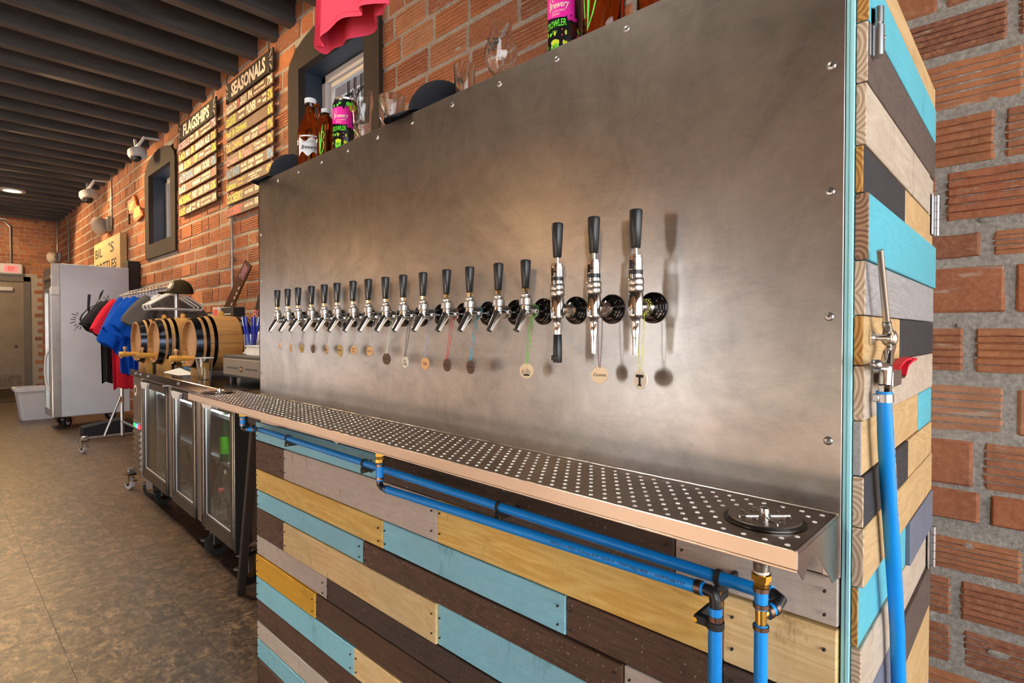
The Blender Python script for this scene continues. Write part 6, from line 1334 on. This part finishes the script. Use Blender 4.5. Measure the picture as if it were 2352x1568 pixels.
def tee(x, zt, zb, mat, label, seed, hw=.235, dp=.07, sl=.30):
    o = empty('tee_shirt', (x, RY, zt), label, 'shirt'); rr = random.Random(seed); n = 56; b = MB(); rg = []
    ph = [rr.uniform(0, 6) for _ in range(5)]
    for i in range(15):
        t = i / 14; z = zb + (zt - zb) * t; r_ = []; sh_ = max(0, (t - .86) / .14)
        wv = hw * (1 - .06 * (1 - t)) * (1 - .62 * sh_ ** 1.5); dv = dp * (1 - .55 * sh_)
        for k in range(n):
            a = 2 * PI * k / n; am = .020 * (1 - .7 * sh_) * (1.2 - .4 * t); fo = am * (math.sin(6 * a + ph[0] + 1.2 * t) + .7 * math.sin(10 * a + ph[1] - 1.5 * t))
            r_.append(Vector((x + math.sin(a) * dv + fo, RY + math.cos(a) * (wv + fo * .3), z + (.015 * math.sin(5 * a + ph[2]) if i == 0 else 0))))
        rg.append(r_)
    b.rings(rg, True, False, True); obj('shirt_body', b, M[mat], o, fix=False)
    for s_ in (-1, 1):
        b = MB(); rg = []
        for i in range(9):
            t = i / 8; cy = RY + s_ * (hw * .66 + .16 * t); cz = zt - .06 - sl * t * (0.7 + .3 * t); R_ = .095 + .055 * t; r_ = []
            for k in range(24):
                a = 2 * PI * k / 24; fo = (.005 + .008 * t) * math.sin(4 * a + ph[3] + 3 * t) + .004 * math.sin(9 * a + ph[4])
                r_.append(Vector((x + math.sin(a) * (dp * .95 + fo), cy + s_ * math.cos(a) * R_ * .72 + fo, cz + math.cos(a) * R_ * .62 + fo * .5)))
            rg.append(r_)
        b.rings(rg, True, True, False); obj('sleeve', b, M[mat], o, fix=False)
    return o
tee(-7.80, 1.71, .77, 'cloth_black', 'black tee shirt hanging at far end of the rack', 2, sl=.30); tee(-7.55, 1.71, .80, 'cloth_black', 'second black tee shirt tucked beside the red one', 12, sl=.28)
tee(-7.22, 1.71, .74, 'cloth_red', 'bright red tee shirt hanging on the rack', 3, sl=.36); tee(-6.85, 1.71, .93, 'cloth_blue', 'royal blue tee shirt next to the red one', 5, sl=.46, hw=.25)
tee(-6.60, 1.70, .92, 'cloth_blue', 'royal blue tee shirt in the middle of rack', 8, sl=.34); tee(-6.10, 1.70, .92, 'cloth_gray', 'dark gray tee shirt behind the empty hangers', 9, sl=.26, dp=.05, hw=.17); tee(-6.35, 1.70, .95, 'cloth_blue', 'royal blue tee shirt behind the dark gray one', 18, sl=.30)
p = aty(424, 668, RY); cap('cap', (RXN + .12, RY, 1.70), .105, -1.25, 'cap_olive', 'dark olive cap with round white patch on rack end')

# ================================================================== WHITE UPRIGHT COOLER
MX0, MX1, MY0, MY1, MZ0, MZ1 = -10.85, -10.15, 1.20, 2.13, FLOOR + .17, 2.335
mc = empty('upright_cooler', ((MX0 + MX1) / 2, 1.66, FLOOR), 'tall white upright cooler with black brush-stroke emblem on its side', 'cooler')
M['cooler_white'] = flat('cooler_white', srgb(214, 222, 236), .38, .05, 2.5, .05)
obj('body', MB().box((MX0, MY0 + .08, MZ0), (MX1, MY1, MZ1), .008), M['cooler_white'], mc)
obj('corner_post', MB().box((MX1 - .03, MY0, MZ0), (MX1 + .006, MY0 + .10, MZ1), .006), M['steel'], mc)
d = MB(); d.box((MX0, MY0, MZ0), (MX0 + .06, MY0 + .06, MZ1 - .36)); d.box((MX1 - .07, MY0 - .02, MZ0 + .02), (MX1 - .01, MY0 + .06, MZ1 - .36)); d.box((MX0, MY0, MZ0), (MX1, MY0 + .06, MZ0 + .10)); dd = obj('door', d, M['steel'], mc)
obj('glass_pane', MB().box((MX0 + .06, MY0 + .02, MZ0 + .10), (MX1 - .07, MY0 + .035, MZ1 - .36)), M['door_glass'], dd)
k = MB(); k.tube([(MX1 - .10, MY0 - .005, 1.12), (MX1 - .16, MY0 - .05, 1.0), (MX1 - .17, MY0 - .06, .80), (MX1 - .16, MY0 - .05, .62), (MX1 - .10, MY0 - .005, .5)], .014, 8); obj('door_handle', k, M['white'], dd)
k = MB(); k.box((MX0, MY0, MZ1 - .36), (MX1 - .02, MY0 + .08, MZ1 - .05), .01); obj('header_panel', k, M['frame'], mc); k = MB(); k.box((MX0, MY0 - .01, MZ1 - .22), (MX1, MY0 + .0, MZ1 - .17)); k.box((MX0, MY0 - .01, MZ1 - .40), (MX1, MY0 + .0, MZ1 - .35)); obj('header_trim', k, M['steel'], mc)
obj('hinge_cap', MB().box((MX1 - .01, MY0 - .01, MZ1 - .46), (MX1 + .02, MY0 + .10, MZ1 - .33), .02), M['white'], mc)
for z in (.55, .95, 1.35): obj('shelf', MB().box((MX0 + .04, MY0 + .10, z), (MX1 - .04, MY0 + .085, z + .02)), M['white'], mc)
A_, H_, F_ = caster_mb(.08)
for x in (MX0 + .1, MX1 - .1):
    for y, a in ((MY0 + .16, .8), (MY1 - .16, .3)):
        X = Matrix.Translation((x, y, FLOOR)) @ Matrix.Rotation(a, 4, 'Z'); ms = []
        for src in (A_, H_, F_):
            m_ = MB(); m_.v = [X @ v for v in src.v]; m_.f, m_.m, m_.sm = src.f, src.m, src.sm; ms.append(m_)
        c_ = obj('caster', ms[2], M['brass_dull'], mc); obj('wheel', ms[0], M['rubber'], c_); obj('wheel_hub', ms[1], M['b_silver'], c_)
xs_ = MX1 + .001; k = MB(); G = lambda px, py: atx(px, py, xs_)
FG = lambda a, b_, d: Vector((xs_ + .0015, a, b_))
def stroke(pts, w_): q = [G(a, b_) for a, b_ in pts]; k.ribbon([(p_.y, p_.z) for p_ in q], [ww * depth(q[0]) / FPX for ww in w_], FG)
lg = lambda x, y: (150 + x / 11.2, 640 + y / 11.2)
stroke([lg(618, 405), lg(605, 560), lg(595, 740), lg(620, 900), lg(640, 1100)], [6, 5.5, 5, 5.5, 6]); stroke([lg(975, 285), lg(920, 400), lg(865, 545)], [2, 4.5, 2]); stroke([lg(850, 560), lg(760, 700), lg(700, 900), lg(640, 1080)], [1.4, 2, 3, 5])
stroke([lg(440, 1150), lg(385, 1040), lg(430, 930), lg(560, 790), lg(720, 700), lg(900, 640), lg(1060, 640), lg(1250, 700), lg(1330, 800)], [4, 4.2, 3, 2, 2, 2.2, 2, 2, 2]); stroke([lg(570, 1090), lg(690, 1010), lg(740, 960)], [4, 6, 2]); stroke([lg(640, 1080), lg(700, 1230), lg(820, 1330)], [5, 5, 3])
for a, b_ in (((285, 870), (345, 905)), ((160, 895), (310, 945)), ((195, 985), (275, 995)), ((135, 1040), (265, 1050)), ((115, 1145), (265, 1105)), ((225, 1210), (300, 1170)), ((270, 1275), (345, 1205)), ((230, 1325), (250, 1300)), ((370, 1300), (405, 1235)), ((1000, 465), (995, 520)), ((1120, 430), (1050, 540)), ((1155, 520), (1105, 570)), ((1245, 540), (1165, 600))): stroke([lg(*a), lg(*b_)], [1.6, 1.6])
obj('emblem', k, M['logo'], mc, fix=False)
p = aty(313, 690, YW - .06); boxthing('speaker_box', (p.x - .30, YW - .18, p.z - .25), (p.x + .06, YW - .02, p.z + .62), M['black_matte'], 'dark panel on bricks beside the white cooler', 'panel', .006, lambda o: obj('mounting_rail', MB().box((p.x - .2, YW - .02, p.z - .1), (p.x, YW - .008, p.z + .4)), M['zinc'], o))
# ------------------------------------------------------------------ floor things
p = atz(66, 963, FLOOR); q = depth(p) / FPX; o = empty('trash_bin', p, 'white tapered trash bin with rolled rim left of the upright cooler', 'trash bin'); k = MB()
def rr_ring(c, hx, hy, z, n=6, r=.06): return [Vector((c.x + sx * (hx - r) + r * math.cos(a0 + PI / 2 * i / n), c.y + sy * (hy - r) + r * math.sin(a0 + PI / 2 * i / n), z)) for sx, sy, a0 in ((1, 1, 0), (-1, 1, PI / 2), (-1, -1, PI), (1, -1, 3 * PI / 2)) for i in range(n + 1)]
hb = .21; pc = Vector((p.x - .1, p.y + .12, FLOOR)); HB = .50
k.rings([rr_ring(pc, hb, hb * 1.0, FLOOR), rr_ring(pc, hb * 1.30, hb * 1.30, FLOOR + HB), rr_ring(pc, hb * 1.26, hb * 1.26, FLOOR + HB), rr_ring(pc, hb * .97, hb * .97, FLOOR + .02)], True, True, True); obj('bin_body', k, M['bin'], o)
k = MB(); k.rings([rr_ring(pc, hb * 1.29, hb * 1.29, FLOOR + HB - .045), rr_ring(pc, hb * 1.40, hb * 1.40, FLOOR + HB - .04), rr_ring(pc, hb * 1.41, hb * 1.41, FLOOR + HB + .01), rr_ring(pc, hb * 1.27, hb * 1.27, FLOOR + HB + .012)], True, False, False, closed=True); obj('rolled_rim', k, M['bin'], o)
o = empty('floor_mat', atz(45, 890, FLOOR), 'dark brown entry mat before the far door', 'mat'); obj('pile', MB().box((-18.3, .2, FLOOR), (-14.9, 1.9, FLOOR + .012), .005), M['olive'], o); obj('border', MB().box((-18.33, .17, FLOOR), (-14.87, 1.93, FLOOR + .006)), M['rubber'], o)
a, b_ = atz(180, 998, FLOOR), atz(265, 1000, FLOOR); o = empty('doorstop_wedge', (a + b_) / 2, 'black sloped plastic base unit on floor under the rack', 'base unit'); k = MB(); x0 = (a.x + b_.x) / 2; k.prism([(0, 0), (.62, 0), (.62, .10), (.42, .20), (0, .13)], lambda a_, b2, d: (d, a.y + a_, FLOOR + b2), x0 - .10, x0 + .12); obj('housing', k, M['navy'], o); k = MB(); k.prism([(0.02, .131), (.42, .201), (.42, .206), (.02, .136)], lambda a_, b2, d: (d, a.y + a_, FLOOR + b2), x0 - .02, x0 + .0); obj('groove', k, M['black'], o)
# folded stand leaning beside the tap wall
f1 = atz(553, 1364, FLOOR); t1 = atx(589, 960, -2.42); o = empty('folding_stand', f1, 'dark brown folded wooden stand leaning between cooler and tap wall', 'stand')
def legbox(a, b_, w1, w2): k = MB(); t = (b_ - a).normalized(); s1 = t.cross(Vector((0, 1, 0))).normalized(); k.obox((a + b_) / 2, t, s1, t.cross(s1), (b_ - a).length / 2, w1, w2, .003); return k
dv = Vector((.10, .34, 0)); obj('leg', legbox(f1 + Vector((0, 0, .005)), t1, .014, .020), M['frame'], o); obj('leg', legbox(f1 + dv + Vector((0, 0, .005)), t1 + dv, .014, .020), M['black_matte'], o)
for t in (.32, .72): a, b_ = f1.lerp(t1, t), f1.lerp(t1, t) + dv; obj('rung', MB().tube([a, b_], .010, 8), M['brown'], o)
obj('top_rail', MB().box(tuple(t1 + Vector((-.02, -.03, -.02))), tuple(t1 + dv + Vector((.0, .03, .02))), .004), M['frame'], o)
